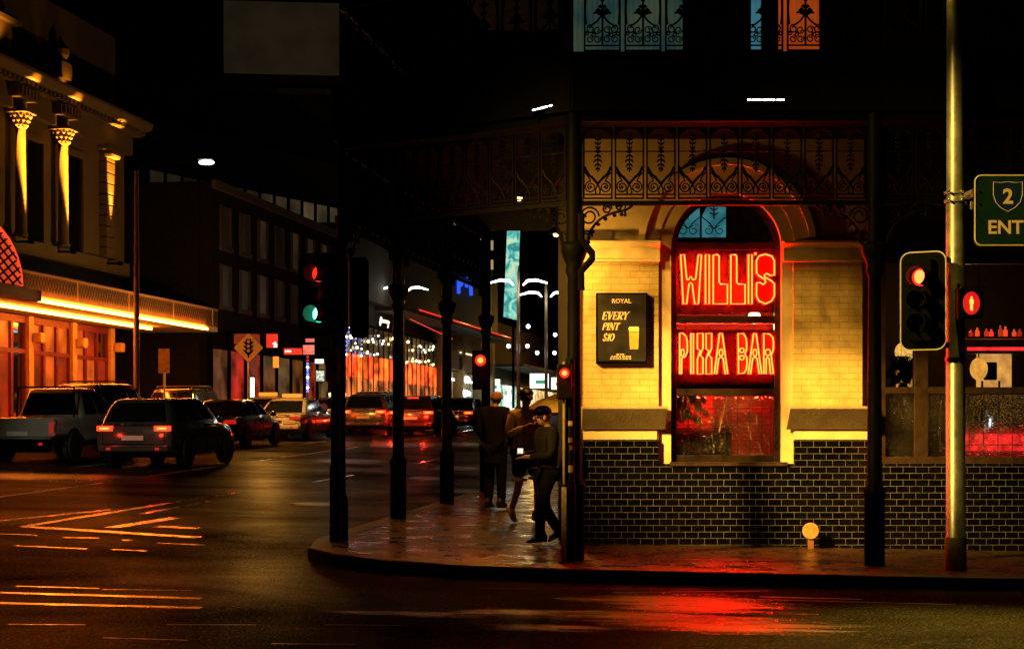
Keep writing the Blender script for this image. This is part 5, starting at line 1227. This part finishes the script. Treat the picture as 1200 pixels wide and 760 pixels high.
# tall street light by the hall
d_ = 52.; x, y = px(160, d_), d_; g = G(x, y)
t = thing('street_light', 'tall thin street light with one cool white lamp on a long arm beside the hall', 'street light', (x, y, g))
MB().lathe([(.13,g-.1),(.13,g+1.2),(.16,g+1.25),(.1,g+1.4),(.07,pz(200,d_))], (x, y, 0), 10).build('pole', mat('bronze_pole', (.16,.12,.07), .5, metal=.4), t, smooth=40)
MB().tube(smooth([(x, y, pz(204,d_)), (x+.2, y, pz(195,d_)), (x+1.0, y, pz(190,d_)), (x+1.9, y, pz(189,d_))]), .03, 6).build('arm', M['iron'], t)
MB().ball((px(242, d_), d_, pz(190.5, d_)), (.24,.12,.07), 12, 6).build('lamp', emat('street_lamp_face', (.85,.95,1), 12), t)
MB().box(px(232, d_), px(250, d_), d_-.1, d_+.14, pz(188.4, d_), pz(186, d_)).build('luminaire', M['steel'], t, bevel=.02)
spot('lamp_light', (px(242, d_), d_-.2, pz(192.5, d_)), (px(230, d_)+1, d_+16, 4), (1,.85,.6), 90, 120, .5, .2, t)
# diamond warning sign
d_ = 56.; x, y = px(291.5, d_), d_; g = G(x, y)
dsn = thing('warning_sign', 'yellow diamond traffic lights ahead sign on a red lit pole', 'sign', (x, y, g)); k = 16.5/F*d_; cz = pz(407.5, d_)
MB().plate([(x+k*a, cz+k*b) for a, b in ((-1,-.06),(-1,.06),(-.06,1),(.06,1),(1,.06),(1,-.06),(.06,-1),(-.06,-1))], y-.06, y-.05).build('diamond', M['yellow'], dsn)
sy = MB(); q = k*.1
sy.plate([(x+a*q, cz+b*q) for a, b in ((-1.9,6.3),(1.9,6.3),(1.9,4.6),(4,4.6),(2.2,2.6),(1.9,1.6),(4,1.6),(2.2,-.6),(1.9,-1.4),(4,-1.4),(2.2,-3.6),(1.9,-4.2),(.9,-4.6),(.4,-7),(-.4,-7),(-.9,-4.6),(-1.9,-4.2),(-2.2,-3.6),(-4,-1.4),(-1.9,-1.4),(-2.2,-.6),(-4,1.6),(-1.9,1.6),(-2.2,2.6),(-4,4.6),(-1.9,4.6))], y-.068, y-.062)
sy.build('signal_symbol', M['black'], dsn)
for b in (4.4, 1.2, -2.0): MB().plate([(x+q*1.15*math.cos(R(36*i)), cz+q*(b+1.15*math.sin(R(36*i)))) for i in range(10)], y-.074, y-.070).build('symbol_lamp', M['yellow'], dsn)
MB().lathe([(.045,g-.1),(.045,cz+.3)], (x, y, 0), 8).build('pole', M['galv'], dsn)
spot('face_light', (x+2.5, y-9, 1.3), (x, y, cz), (1,.75,.3), 450, 12, .5, .1, dsn)
point('red_glow', (x-.3, y-.8, cz-1.1), (1,.05,.02), 10, .1, dsn)
# small rectangular plate by the hall
d_ = 54.; x, y = px(192.5, d_), d_; g = G(x, y)
rsn = thing('parking_sign', 'dull rectangular parking plate on a short pole beside the hall', 'sign', (x, y, g))
MB().box(px(186, d_), px(199, d_), y-.06, y-.05, pz(437, d_), pz(408.5, d_)).build('plate', mat('dull_plate', (.3,.22,.13), .6, var=.4), rsn)
MB().lathe([(.035,g-.1),(.035,pz(410, d_))], (x, y, 0), 8).build('pole', M['galv'], rsn)
# umbrella on the footpath up the street
d_ = 44.; x, y = px(655, d_), d_; g = G(x, y)
um = thing('market_umbrella', 'amber lit yellow market umbrella behind the walking people', 'umbrella', (x, y, g))
cv = MB(); zt = pz(460, d_); n = 8
top = (x, y, zt); ring = [(x+1.0*math.cos(R(45*i)), y+1.0*math.sin(R(45*i)), zt-.52) for i in range(n)]
mid_ = [(x+.55*math.cos(R(45*i)), y+.55*math.sin(R(45*i)), zt-.2) for i in range(n)]
cv.add([top]+mid_+ring, [(0, 1+i, 1+(i+1) % n) for i in range(n)]+[(1+i, 9+i, 9+(i+1) % n, 1+(i+1) % n) for i in range(n)])
cv.build('canopy', mat('umbrella_cloth', (.65,.42,.08), .7), um)
MB().tube([(x, y, g), (x, y, zt+.06)], .025, 8).build('pole', M['wood'], um)
for i in range(n): MB().tube([(x, y, zt-.1), (ring[i][0], ring[i][1], ring[i][2]-.01)], .01, 4).build('rib', M['wood'], um)
point('umbrella_lamp', (x-.6, y-1.6, zt-.3), (1,.55,.10), 40, .1, um)
# shop wall lamp (orange lantern)
d_ = 60.; t = thing('wall_lantern', 'small orange lantern glowing high beside the corner post', 'lantern', (px(661, d_), d_, pz(385, d_)))
MB().lathe([(.05,0),(.12,.1),(.16,.5),(.05,.62)], (px(661, d_), d_, pz(384, d_)), 8).build('lamp_glass', emat('lantern_light', (1,.3,.03), 1.6), t)
MB().tube([(px(661, d_), d_, pz(384, d_)), (px(661, d_), d_, G(px(661, d_), d_))], .05, 6).build('post', M['black'], t)
# tiny far lights
for u_, v_, d_, lb in ((415,45,140,'tiny orange window high left of the dark verandah'),(549,40,140,'tiny orange window high in the dark centre'),(484,222,140,'tiny white light above the awning row'),):
    pass

# ================================================================== CARS
def rrect(y0, y1, hw, z, r, n=4):
    P = []
    for cx, cy, a0 in ((hw-r, y1-r, 0), (-hw+r, y1-r, 90), (-hw+r, y0+r, 180), (hw-r, y0+r, 270)):
        P += [(cx+r*math.cos(R(a0+90*i/n)), cy+r*math.sin(R(a0+90*i/n)), z) for i in range(n+1)]
    return P
def car(name, label, x0, y, paint, kind='sedan', lights='on', **kw):
    X_, Y_, Zg = sg(x0, y); t = thing(name, label, kw.get('cat', 'car'), (0, 0, 0), kw.get('group'))
    L, hw, H, belt, zb = dict(sedan=(4.7,.91,1.46,.92,.2), suv=(4.6,.94,1.66,1.02,.24), van=(4.9,.95,1.78,1.05,.26), ute=(5.3,.93,1.78,1.06,.34))[kind]
    H = kw.get('H', H)
    def ring(yy, w, zl, zt):
        h = zt-zl; q = [(0,zl),(w*.82,zl),(w*.95,zl+.08),(w*.995,zl+.28*h),(w,zl+.55*h),(w*.985,zl+.8*h),(w*.94,zt-.035),(w*.86,zt),(0,zt)]
        return [(a, yy, b) for a, b in q] + [(-a, yy, b) for a, b in q[-2:0:-1]]
    if kind == 'sedan': S = [(0,.86,.38,.78),(.05,.94,.3,.88),(.3,.98,.24,.95),(.95,1,.2,.97),(1.7,1,.2,.94),(3.1,1,.2,.92),(3.5,.99,.2,.9),(4.2,.95,.22,.8),(4.6,.86,.28,.7),(4.7,.74,.36,.6)]
    elif kind == 'ute': S = [(0,.97,.62,1.06),(.03,.985,.58,1.08),(1.55,.985,.5,1.08),(1.62,1,.36,1.1),(3.6,1,.36,1.1),(3.9,.99,.36,1.1),(4.9,.95,.38,1.02),(5.22,.88,.4,.9),(5.3,.8,.44,.8)]
    else: S = [(0,.88,.42,.9),(.04,.95,.34,1.0),(.25,.985,.26,1.04),(1.0,1,.24,1.04),(2.9,1,.24,1.02),(3.4,.99,.24,1.0),(4.1,.95,.26,.93),(4.5,.86,.3,.82),(4.6,.76,.38,.7)]
    if kind == 'van': S = [(a*4.9/4.6, b, c, d) for a, b, c, d in S]
    MB().loft([ring(a, b*hw, c, d) for a, b, c, d in S]).build('body', paint, t, smooth=38)
    # cabin
    yb0, yt0, yt1, yb1 = dict(sedan=(.62,1.35,2.55,3.55), suv=(.10,.45,2.6,3.35), van=(.08,.35,2.9,3.6), ute=(1.66,1.85,3.0,3.95))[kind]
    wb, wt = hw*.93, hw*.72
    zr = [(belt-.03,0),(belt+.25*(H-belt),.25),(belt+.72*(H-belt),.72),(H-.05,.93),(H-.012,1.0),(H,1.06)]
    rings = []
    for z, f in zr:
        ff = min(f, 1.0); ins = max(0, f-.9)*1.6
        rings.append(rrect(yb0+(yt0-yb0)*ff+ins, yb1+(yt1-yb1)*ff-ins, wb+(wt-wb)*ff-ins*.5, z, .16))
    MB().loft(rings).build('cabin', paint, t, smooth=50)
    def cp(side, f, yfrac):                   # point on the cabin side
        z = belt+f*(H-belt); w = wb+(wt-wb)*f+.006
        a = yb0+(yt0-yb0)*f; b = yb1+(yt1-yb1)*f; return (side*w, a+(b-a)*yfrac, z)
    for s_ in (-1, 1):
        cuts = ((.1,.34,.34),(.37,.63,.62),(.65,.90,.86)) if kind != 'ute' else ((.09,.44,.44),(.48,.90,.86))
        for a, b, b2 in cuts:
            q = [cp(s_, .12, a), cp(s_, .12, b), cp(s_, .86, b2), cp(s_, .86, max(a, .12))]
            MB().add(q, [(0,1,2,3)]).build('side_window', M['cglass'], t)
    def end(rear):
        o = -.006 if rear else .006; q = []
        for f, w in ((.1,.86),(.1,-.86),(.84,-.84),(.84,.84)):
            z = belt+f*(H-belt); a = (yb0+(yt0-yb0)*f) if rear else (yb1+(yt1-yb1)*f); q.append(((wb+(wt-wb)*f)*w, a+o, z))
        return MB().add(q, [(0,1,2,3)])
    end(True).build('rear_window', M['cglass'], t); end(False).build('windscreen', M['cglass'], t)
    # wheels
    rw = .33 if kind == 'sedan' else .36 if kind != 'ute' else .38
    for s_ in (-1, 1):
        for wy in ((.95, L-.95) if kind != 'ute' else (1.05, L-1.0)):
            MB().lathe([(rw+.05,0),(rw+.05,.012)], (s_*(hw*1.0)-(.012 if s_ > 0 else 0), wy, rw+.02), 20, 'x').build('wheel_arch', M['black'], t)
            wx = s_*(hw-.1)-.11
            wh = MB().lathe([(rw*.6,0),(rw*.95,.0),(rw,.03),(rw,.2),(rw*.95,.225),(rw*.6,.225)], (wx+(.03 if s_ > 0 else -.03), wy, rw), 20, 'x').build('wheel', M['rubber'], t, smooth=40)
            rm_ = MB(); cx = s_*(hw+.03); rm_.lathe([(rw*.62,0),(rw*.6,.01*s_),(rw*.12,.012*s_)], (cx, wy, rw), 14, 'x')
            rm_.build('rim', M['steel'], wh)
    # rear: lamps, plate, bumper, handle bar
    yr = -.012 if kind != 'ute' else -.02
    zl = .80 if kind == 'sedan' else .93 if kind != 'ute' else .84
    lw, lh = (.19, .06) if kind != 'ute' else (.07, .16)
    tm = M['tail'] if lights == 'on' else M['taild']
    for s_ in (-1, 1):
        cx = s_*hw*(.73 if kind != 'ute' else .9)
        lamp = MB().box(cx-lw, cx+lw, yr-.015, yr+.09, zl-lh, zl+lh).build('tail_light', M['taild'] if lights in ('off', 'dim') else M['tail'], t, bevel=.015)
        if lights in ('on', 'bright'): MB().box(cx-lw*.6, cx+lw*.6, yr-.022, yr-.016, zl-lh*.4, zl+lh*.4).build('lamp_core', M['tailc'], lamp)
    if lights == 'bright': MB().box(-.22, .22, yt0-.12, yt0-.05, H-.1, H-.06).build('brake_light', M['tail'], t)
    MB().box(-hw*.9, hw*.9, -.06, .12, .40, .56).build('bumper', paint if kind != 'ute' else M['black'], t, bevel=.04)
    MB().box(-.26, .26, -.07, -.061, zl-.26 if kind == 'sedan' else .66, zl-.15 if kind == 'sedan' else .77).build('number_plate', M['white'], t)
    MB().box(-hw*.85, hw*.85, -.03, .06, .27, .39).build('rear_valance', M['plastic'], t)
    gp_ = MB(); gp_.box(-hw*.78, hw*.78, -.0185, -.01, .575, .585)
    for s_ in (-1, 1): gp_.box(s_*hw*.78-.005, s_*hw*.78+.005, -.0185, -.01, .575, zl+.16)
    gp_.build('boot_gap', M['black'], t)
    for s_ in (-1, 1):
        for wy in (.36, .64): MB().box(s_*(hw+.001)-.004, s_*(hw+.001)+.004, yb0+(yb1-yb0)*wy-.006, yb0+(yb1-yb0)*wy+.006, .36, belt-.03).build('door_gap', M['black'], t)
        MB().box(s_*hw*.62-.05, s_*hw*.62+.05, -.066, -.06, .44, .5).build('reflector', M['taild'], t)
    MB().tube([(-.03, yb0+.0, belt+.09), (.3, yb0+.05, belt+.13)], .012, 5).build('wiper', M['black'], t)
    MB().box(-.5, .5, -.03, -.0, zl+.07, zl+.1).build('boot_trim', M['chrome'] if kind != 'ute' else M['plastic'], t)
    for s_ in (-1, 1):
        MB().ball((s_*(hw+.08), yb1-.35, belt+.08), (.11,.06,.08), 10, 6).build('mirror', paint, t, smooth=60)
        for wy in (.42, .62): MB().box(s_*hw-.012 if s_ > 0 else s_*hw-.012, s_*hw+.012, yb0+(yb1-yb0)*wy-.1, yb0+(yb1-yb0)*wy+.08, belt-.12, belt-.09).build('door_handle', M['steel'], t)
        MB().box(s_*.66-.14, s_*.66+.14, L-.18, L-.04, .66, .76).build('headlight', M['chrome'], t)
    if kw.get('rails'):
        for s_ in (-1, 1): MB().tube([(s_*wt*.9, yt0+.15, H+.0), (s_*wt*.9, yt0+.25, H+.07), (s_*wt*.9, yt1-.25, H+.07), (s_*wt*.9, yt1-.1, H)], .02, 6).build('roof_rail', M['steel'], t)
        for yy_ in (yt0+.5, yt1-.6): MB().tube([(-wt*.9, yy_, H+.08), (wt*.9, yy_, H+.08)], .018, 6).build('roof_bar', M['steel'], t)
    if kw.get('sign'): 
        MB().box(-.36, .36, yt0+.45, yt0+.6, H+.02, H+.16).build('roof_sign', kw['sign'], t, bevel=.03)
    if kind == 'ute':
        MB().box(-hw*.99, hw*.99, -.035, .0, .64, 1.07).build('tailgate', paint, t, bevel=.012)
        for s_ in (-1, 1):
            MB().tube([(s_*hw*.8, 1.45, 1.08), (s_*hw*.78, 1.5, H+.02)], .025, 6).build('rack_post', M['black'], t)
        MB().tube([(-hw*.8, 1.5, H+.03), (hw*.8, 1.5, H+.03)], .025, 6).build('rack_bar', M['black'], t)
        MB().box(hw*.35, hw*.8, .3, .32, .28, .58).build('mud_flap', M['white'], t)
    if lights in ('on', 'bright'):
        for s_ in (-1, 1): point('tail_glow', (s_*.62, -.5, zl-.1), (1,.03,.01), 4 if lights == 'on' else 45, .06, t)
    t.location = (X_, Y_, Zg); t.rotation_euler = (R(1.45), 0, -AN + R(kw.get('yaw', 0)))
    return t
def paint(name, c, rough=.28, metal=.35, var=.1): return mat(name, c, rough, metal=metal, coat=.8, var=var, scale=2, rvar=.05)
P_black = paint('black_car_paint', (.008,.008,.009)); P_silver = paint('silver_car_paint', (.13,.14,.12), .22, .6); P_white = paint('white_car_paint', (.34,.32,.28), .25, 0)
P_dark = paint('charcoal_car_paint', (.025,.025,.028)); P_red = paint('wine_car_paint', (.10,.02,.018)); P_grey = paint('grey_car_paint', (.10,.09,.08))
car('pickup_truck', 'pale tray back pickup truck at the left edge with a roof rack bar', -18.7, 40.3, P_white, 'ute', 'dim', cat='pickup')
car('silver_car', 'silver hatchback with both tail lights lit in the nearest lane', -15.35, 38.7, P_silver, 'suv', 'on', H=1.6)
car('black_car', 'tall black wagon with roof bars in front of the amber shopfront', -21.0, 48.6, P_black, 'van', 'off', rails=True, H=1.88)
car('black_car', 'black wagon with roof rails ahead of the silver hatchback', -20.95, 55.6, P_black, 'suv', 'off', rails=True, H=1.75)
car('dark_car', 'dark sedan just right of the silver hatchback', -18.0, 51.0, P_dark, 'sedan', 'dim')
car('taxi', 'amber lit white taxi sedan with an amber roof sign', -18.35, 58.6, P_white, 'sedan', 'dim', sign=M['taxio'], cat='taxi')
car('taxi', 'second white taxi with a white glowing roof sign behind the prohibition sign', -19.5, 68.5, P_white, 'sedan', 'dim', sign=M['taxi'], cat='taxi')
car('dark_car', 'dark small car with one lit tail light right of the traffic signal pole', -17.3, 66.0, P_grey, 'suv', 'on', H=1.62)
car('dark_car', 'dark sedan further up the queue seen between the two columns', -15.7, 75.0, P_dark, 'sedan', 'on')
car('grey_car', 'grey car up the queue half hidden by the second taxi', -20.0, 77.0, P_grey, 'suv', 'on')
car('black_car', 'black sedan beyond the small dark car in the middle lane', -17.8, 74.5, P_black, 'sedan', 'bright')
car('taxi', 'amber lit taxi beyond the dark sedan with a dull roof sign', -20.6, 63.0, P_white, 'sedan', 'on', sign=M['taxio'], cat='taxi')
car('red_lit_car', 'dark car with bright brake lights next to the green lit column', -15.5, 66.2, P_red, 'suv', 'bright', H=1.58)
point('added_taxi_lamp', (*sg(-18.2, 57)[:2], G(*st(-18.2, 57))+3.2), (1,.42,.06), 1100, .2)  # unseen lamp added above the queue to turn the taxi amber
point('headlamp_spill', (*sg(-18.6, 66.8)[:2], G(*st(-18.6, 66.8))+.9), (.8,1,.95), 30, .1)

# ================================================================== PEOPLE
def skin_mesh(name, V, E, m, parent, T, sub=1, root=0, extra=None):
    bm = bmesh.new(); lay = bm.verts.layers.skin.verify(); vs = []
    for i, (p, r) in enumerate(V):
        v = bm.verts.new(p); v[lay].radius = (r if isinstance(r, tuple) else (r, r)); v[lay].use_root = (i == root); vs.append(v)
    for a, b in E: bm.edges.new((vs[a], vs[b]))
    me = bpy.data.meshes.new(name); bm.to_mesh(me); bm.free()
    o = bpy.data.objects.new(name, me); COL.objects.link(o)
    o.modifiers.new('s', 'SKIN').use_smooth_shade = True
    su = o.modifiers.new('u', 'SUBSURF'); su.levels = su.render_levels = sub
    dg = bpy.context.evaluated_depsgraph_get(); m2 = bpy.data.meshes.new_from_object(o.evaluated_get(dg))
    bpy.data.objects.remove(o); bpy.data.meshes.remove(me)
    mb = MB(T); mb.add([tuple(v.co) for v in m2.vertices], [tuple(p.vertices) for p in m2.polygons]); bpy.data.meshes.remove(m2)
    if extra: extra(mb)
    return mb.build(name, m, parent, smooth=80)
def hand(V, E, w, d, side, parent_i):
    """five short finger chains rooted in the palm"""
    d = Vector(d).normalized(); s_ = Vector(side).normalized(); w = Vector(w)
    V.append((tuple(w+d*.05), .026)); E.append((parent_i, len(V)-1)); pi = len(V)-1
    for k, (o, l) in enumerate(((-.03,.055),(-.01,.07),(.01,.075),(.03,.065))):
        b = w+d*.085+s_*o; V.append((tuple(b), .011)); E.append((pi, len(V)-1))
        V.append((tuple(b+d*l*.55+Vector((0,0,-.006))), .010)); E.append((len(V)-2, len(V)-1))
        V.append((tuple(b+d*l+Vector((0,0,-.022))), .008)); E.append((len(V)-2, len(V)-1))
    b = w+d*.03-s_*.04; V.append((tuple(b), .012)); E.append((pi, len(V)-1)); V.append((tuple(b+d*.045-s_*.02), .010)); E.append((len(V)-2, len(V)-1))
def person(label, loc, rot, J, top, bottom, scale=1.0, hairstyle='short', shorts=False, bald=False, shoe=None, long_coat=False):
    """J: joints in metres, +y is the way the body faces, +x its right"""
    t = thing('person', label, 'person', loc)
    Q = Matrix.Rotation(rot, 3, 'Z'); T = lambda x, y, z: tuple(Q @ Vector((x, y, z))*scale + Vector(loc))
    j = {k: Vector(v) for k, v in J.items()}
    V = [(tuple(j['pel']), (.13,.10)), (tuple(j['waist']), (.12,.09)), (tuple(j['chest']), (.15,.11)), (tuple(j['neck']), .055), (tuple(j['neck']+(j['head']-j['neck'])*.4), .052), (tuple(j['head']+Vector((0,.01,-.05))), (.068,.08)), (tuple(j['head']+Vector((0,0,.03))), (.076,.092)), (tuple(j['head']+Vector((0,-.005,.09))), (.06,.07))]
    E = [(0,1),(1,2),(2,3),(3,4),(4,5),(5,6),(6,7)]
    for s_ in 'lr':
        n = len(V)
        V += [(tuple(j['sh'+s_]), .062), (tuple(j['el'+s_]), .044), (tuple(j['wr'+s_]), .030)]; E += [(2,n),(n,n+1),(n+1,n+2)]
        d = j['wr'+s_]-j['el'+s_]; hand(V, E, j['wr'+s_], d, (Vector((1,0,0)) if abs(d.normalized().x) < .7 else Vector((0,0,1)))*(1 if s_ == 'r' else -1), n+2)
        n = len(V)
        V += [(tuple(j['hip'+s_]), .088), (tuple(j['kn'+s_]), .058), (tuple(j['an'+s_]), .040), (tuple(j['an'+s_]+j['toe'+s_]*.14+Vector((0,0,-.05))), .035)]; E += [(0,n),(n,n+1),(n+1,n+2),(n+2,n+3)]
    def face(mb):
        h = j['head']
        mb.ball(tuple(h+Vector((0,.105,-.005))), (.016,.022,.026), 8, 6)
        for s_ in (-1, 1): mb.ball(tuple(h+Vector((s_*.085,-.005,0))), (.014,.026,.036), 8, 6); mb.ball(tuple(h+Vector((s_*.032,.088,.022))), .012, 6, 5)
        mb.ball(tuple(h+Vector((0,.092,-.055))), (.026,.012,.008), 8, 5)
    skin_mesh('body', V, E, M['skin'], t, T, 1, 0, face)
    # clothing
    V = [(tuple(j['pel']+Vector((0,0,-.08))), (.175,.145)), (tuple(j['waist']), (.17,.135)), (tuple(j['chest']), (.19,.15)), (tuple(j['neck']+Vector((0,0,-.01))), (.085,.08))]; E = [(0,1),(1,2),(2,3)]
    if long_coat: V.append((tuple(j['pel']+Vector((0,0,-.34))), (.19,.16))); E.append((0, len(V)-1))
    for s_ in 'lr':
        n = len(V); V += [(tuple(j['sh'+s_]), .088), (tuple(j['el'+s_]), .068), (tuple(j['wr'+s_]-(j['wr'+s_]-j['el'+s_])*.06), .048)]; E += [(2,n),(n,n+1),(n+1,n+2)]
    skin_mesh('jacket', V, E, top, t, T, 2, 0)
    V = [(tuple(j['pel']+Vector((0,0,.04))), (.155,.125))]; E = []
    for s_ in 'lr':
        n = len(V); V.append((tuple(j['hip'+s_]), .112)); E.append((0, n))
        if shorts:
            V.append((tuple(j['hip'+s_]+(j['kn'+s_]-j['hip'+s_])*.75), .105)); E.append((n, n+1))
        else:
            V += [(tuple(j['kn'+s_]), .082), (tuple(j['an'+s_]+Vector((0,0,-.015))), .066)]; E += [(n,n+1),(n+1,n+2)]
    skin_mesh('shorts' if shorts else 'trousers', V, E, bottom, t, T, 2, 0)
    if shorts:
        hm = MB(T)
        for s_ in 'lr':
            a = j['hip'+s_]+(j['kn'+s_]-j['hip'+s_])*.80; hm.lathe([(.108,-.018),(.112,0),(.11,.02),(.1,.022)], tuple(a), 12)
        hm.build('shorts_hem', M['white'], t)
    for s_ in 'lr':
        a = j['an'+s_]; d = j['toe'+s_].normalized(); sd = d.cross(Vector((0,0,1))); sd = sd.normalized() if sd.length > .1 else Vector((1,0,0)); up = sd.cross(d)
        sh = MB(T); rings = []
        for q, w, h in ((-.09,.034,.11),(-.06,.048,.16),(.02,.048,.14),(.10,.048,.055),(.17,.040,.035),(.195,.022,.02)):
            ring = []
            for k in range(10):
                an = 2*math.pi*k/10; ring.append(tuple(a+d*q+sd*w*math.cos(an)+up*(-.075+h*.5+h*.5*math.sin(an))))
            rings.append(ring)
        sh.loft(rings).build('shoe', shoe or M['black'], t, smooth=60)
    h = j['head']; hb = MB(T)
    if bald: hb.ball(tuple(h+Vector((0,-.03,-.015))), (.087,.085,.055), 12, 8)
    else:
        rings = []
        hb.ball(tuple(h+Vector((0,-.022,.035))), (.094,.105,.098), 14, 9)
        if hairstyle == 'long': hb.ball(tuple(h+Vector((0,-.06,-.06))), (.09,.06,.12), 12, 8)
        if hairstyle == 'messy':
            rr = random.Random(9)
            for k in range(26):
                a, b = rr.uniform(0, 6.28), rr.uniform(.2, 1.3); hb.ball(tuple(h+Vector((.088*math.cos(a)*math.cos(b),-.02+.095*math.sin(a)*math.cos(b),.03+.095*math.sin(b)))), .026, 6, 4)
    hb.build('hair', M['hair'] if not bald else mat('grey_stubble', (.25,.16,.1), .7), t, smooth=60)
    return t, j, T
stand = dict(pel=(0,0,.95), waist=(0,0,1.12), chest=(0,0,1.36), neck=(0,.0,1.52), head=(0,.02,1.66), shl=(-.19,0,1.43), shr=(.19,0,1.43), ell=(-.25,-.02,1.14), elr=(.25,-.02,1.14), wrl=(-.24,.08,.9), wrr=(.24,.08,.9),
             hipl=(-.095,0,.9), hipr=(.095,0,.9), knl=(-.1,.02,.5), knr=(.1,.02,.5), anl=(-.11,0,.09), anr=(.11,0,.09), toel=(-.1,1,0), toer=(.1,1,0))
def pose(**kw): d = dict(stand); d.update(kw); return d
x, y = px(580, 26.6), 26.6
person('bald man in a long black coat standing with his back turned beside the capital column', (x, y, G(x, y)), R(-28), pose(head=(.02,.03,1.645), wrl=(-.2,.16,.92), wrr=(.2,.16,.92)), mat('black_coat', (.012,.011,.010), .85, var=.3, spec=.08), mat('black_trousers', (.01,.01,.011), .8, spec=.08), 1.06, bald=True, long_coat=True, shoe=mat('brown_shoe', (.025,.015,.01), .5))
x, y = px(616, 24.0), 24.0
person('person in brown hoodie and pale hemmed dark shorts walking with one hand raised', (x, y, G(x, y)), R(205), pose(knl=(-.1,.16,.52), anl=(-.1,.14,.10), knr=(.1,.0,.49), anr=(.11,-.22,.16), toer=(.05,1,-.5), elr=(.27,.02,1.16), wrr=(.12,.24,1.27), ell=(-.27,-.04,1.14), wrl=(-.26,.06,.92)), mat('brown_hoodie', (.42,.28,.16), .85, var=.5, scale=9, bump=.4), mat('dark_shorts', (.015,.014,.014), .8, spec=.08), 1.06, hairstyle='messy', shorts=True, shoe=mat('pale_shoe', (.6,.6,.35), .5))
x, y = px(641, 20.9), 20.9
T3p = person('person in dark clothes and cap stepping along while looking at a lit phone', (x, y, G(x, y)), R(112), pose(head=(0,.07,1.62), knl=(-.1,.14,.5), anl=(-.1,.14,.10), knr=(.1,.0,.48), anr=(.11,-.22,.16), toer=(.05,1,-.45), elr=(.25,.04,1.14), wrr=(.1,.28,1.16), ell=(-.25,.04,1.14), wrl=(-.06,.30,1.12)), mat('dark_jacket', (.014,.013,.013), .75, var=.3, spec=.08), mat('dark_trousers', (.010,.010,.011), .75, spec=.08), .95)
t, j, T = T3p
MB(T).ball((0,.06,1.70), (.105,.12,.085), 14, 8).build('cap', M['black'], t, smooth=60)
MB(T).lathe([(.1,0),(.105,.008),(.02,.014)], (0,.15,1.685), 12).build('cap_brim', M['black'], t)
c = T(.03, .36, 1.19)
ph = thing('mobile_phone', 'small phone with a pale lit screen held by the person in the dark cap', 'phone', c)
MB().box(c[0]-.04, c[0]+.04, c[1]-.02, c[1]+.0, c[2]-.035, c[2]+.045).build('case', M['black'], ph, bevel=.006)
MB().box(c[0]-.034, c[0]+.034, c[1]-.024, c[1]-.021, c[2]-.025, c[2]+.038).build('screen', emat('phone_screen', (1,.85,.6), 1.2), ph)

# ================================================================== SKY, MOON, CAMERA
w = bpy.data.worlds.new('World'); sc.world = w; w.use_nodes = True; nt = w.node_tree
bg = nt.nodes['Background']; sk = nt.nodes.new('ShaderNodeTexSky'); sk.sky_type = 'NISHITA'; sk.sun_disc = False
sk.sun_elevation = R(-4); sk.sun_rotation = R(200)
nt.links.new(sk.outputs[0], bg.inputs[0]); bg.inputs[1].default_value = .0004
sun = bpy.data.lights.new('moon_fill', 'SUN'); sun.energy = .0004; sun.angle = R(.5); sun.color = (1,.9,.75)  # unseen moon added as a faint fill to reveal shapes
so = bpy.data.objects.new('moon_fill', sun); COL.objects.link(so); so.rotation_euler = (R(50), 0, R(-25))
cam = bpy.data.cameras.new('camera'); co = bpy.data.objects.new('camera', cam); COL.objects.link(co)
co.location = (0, 0, EYE); co.rotation_euler = (R(90), 0, 0); cam.lens = 60; cam.sensor_width = 36; cam.sensor_fit = 'HORIZONTAL'
cam.shift_y = (HY-380)/1200; cam.clip_end = 2000; cam.clip_start = .1
sc.camera = co
sc.render.engine = 'CYCLES'
sc.view_settings.view_transform = 'Standard'; sc.view_settings.look = 'None'; sc.view_settings.exposure = 0; sc.view_settings.gamma = 1
sc.cycles.use_denoising = True; sc.cycles.max_bounces = 6; sc.cycles.diffuse_bounces = 2; sc.cycles.glossy_bounces = 3; sc.cycles.transparent_max_bounces = 8
sc.cycles.sample_clamp_indirect = 3; sc.cycles.use_light_tree = True; sc.cycles.caustics_reflective = False; sc.cycles.caustics_refractive = False
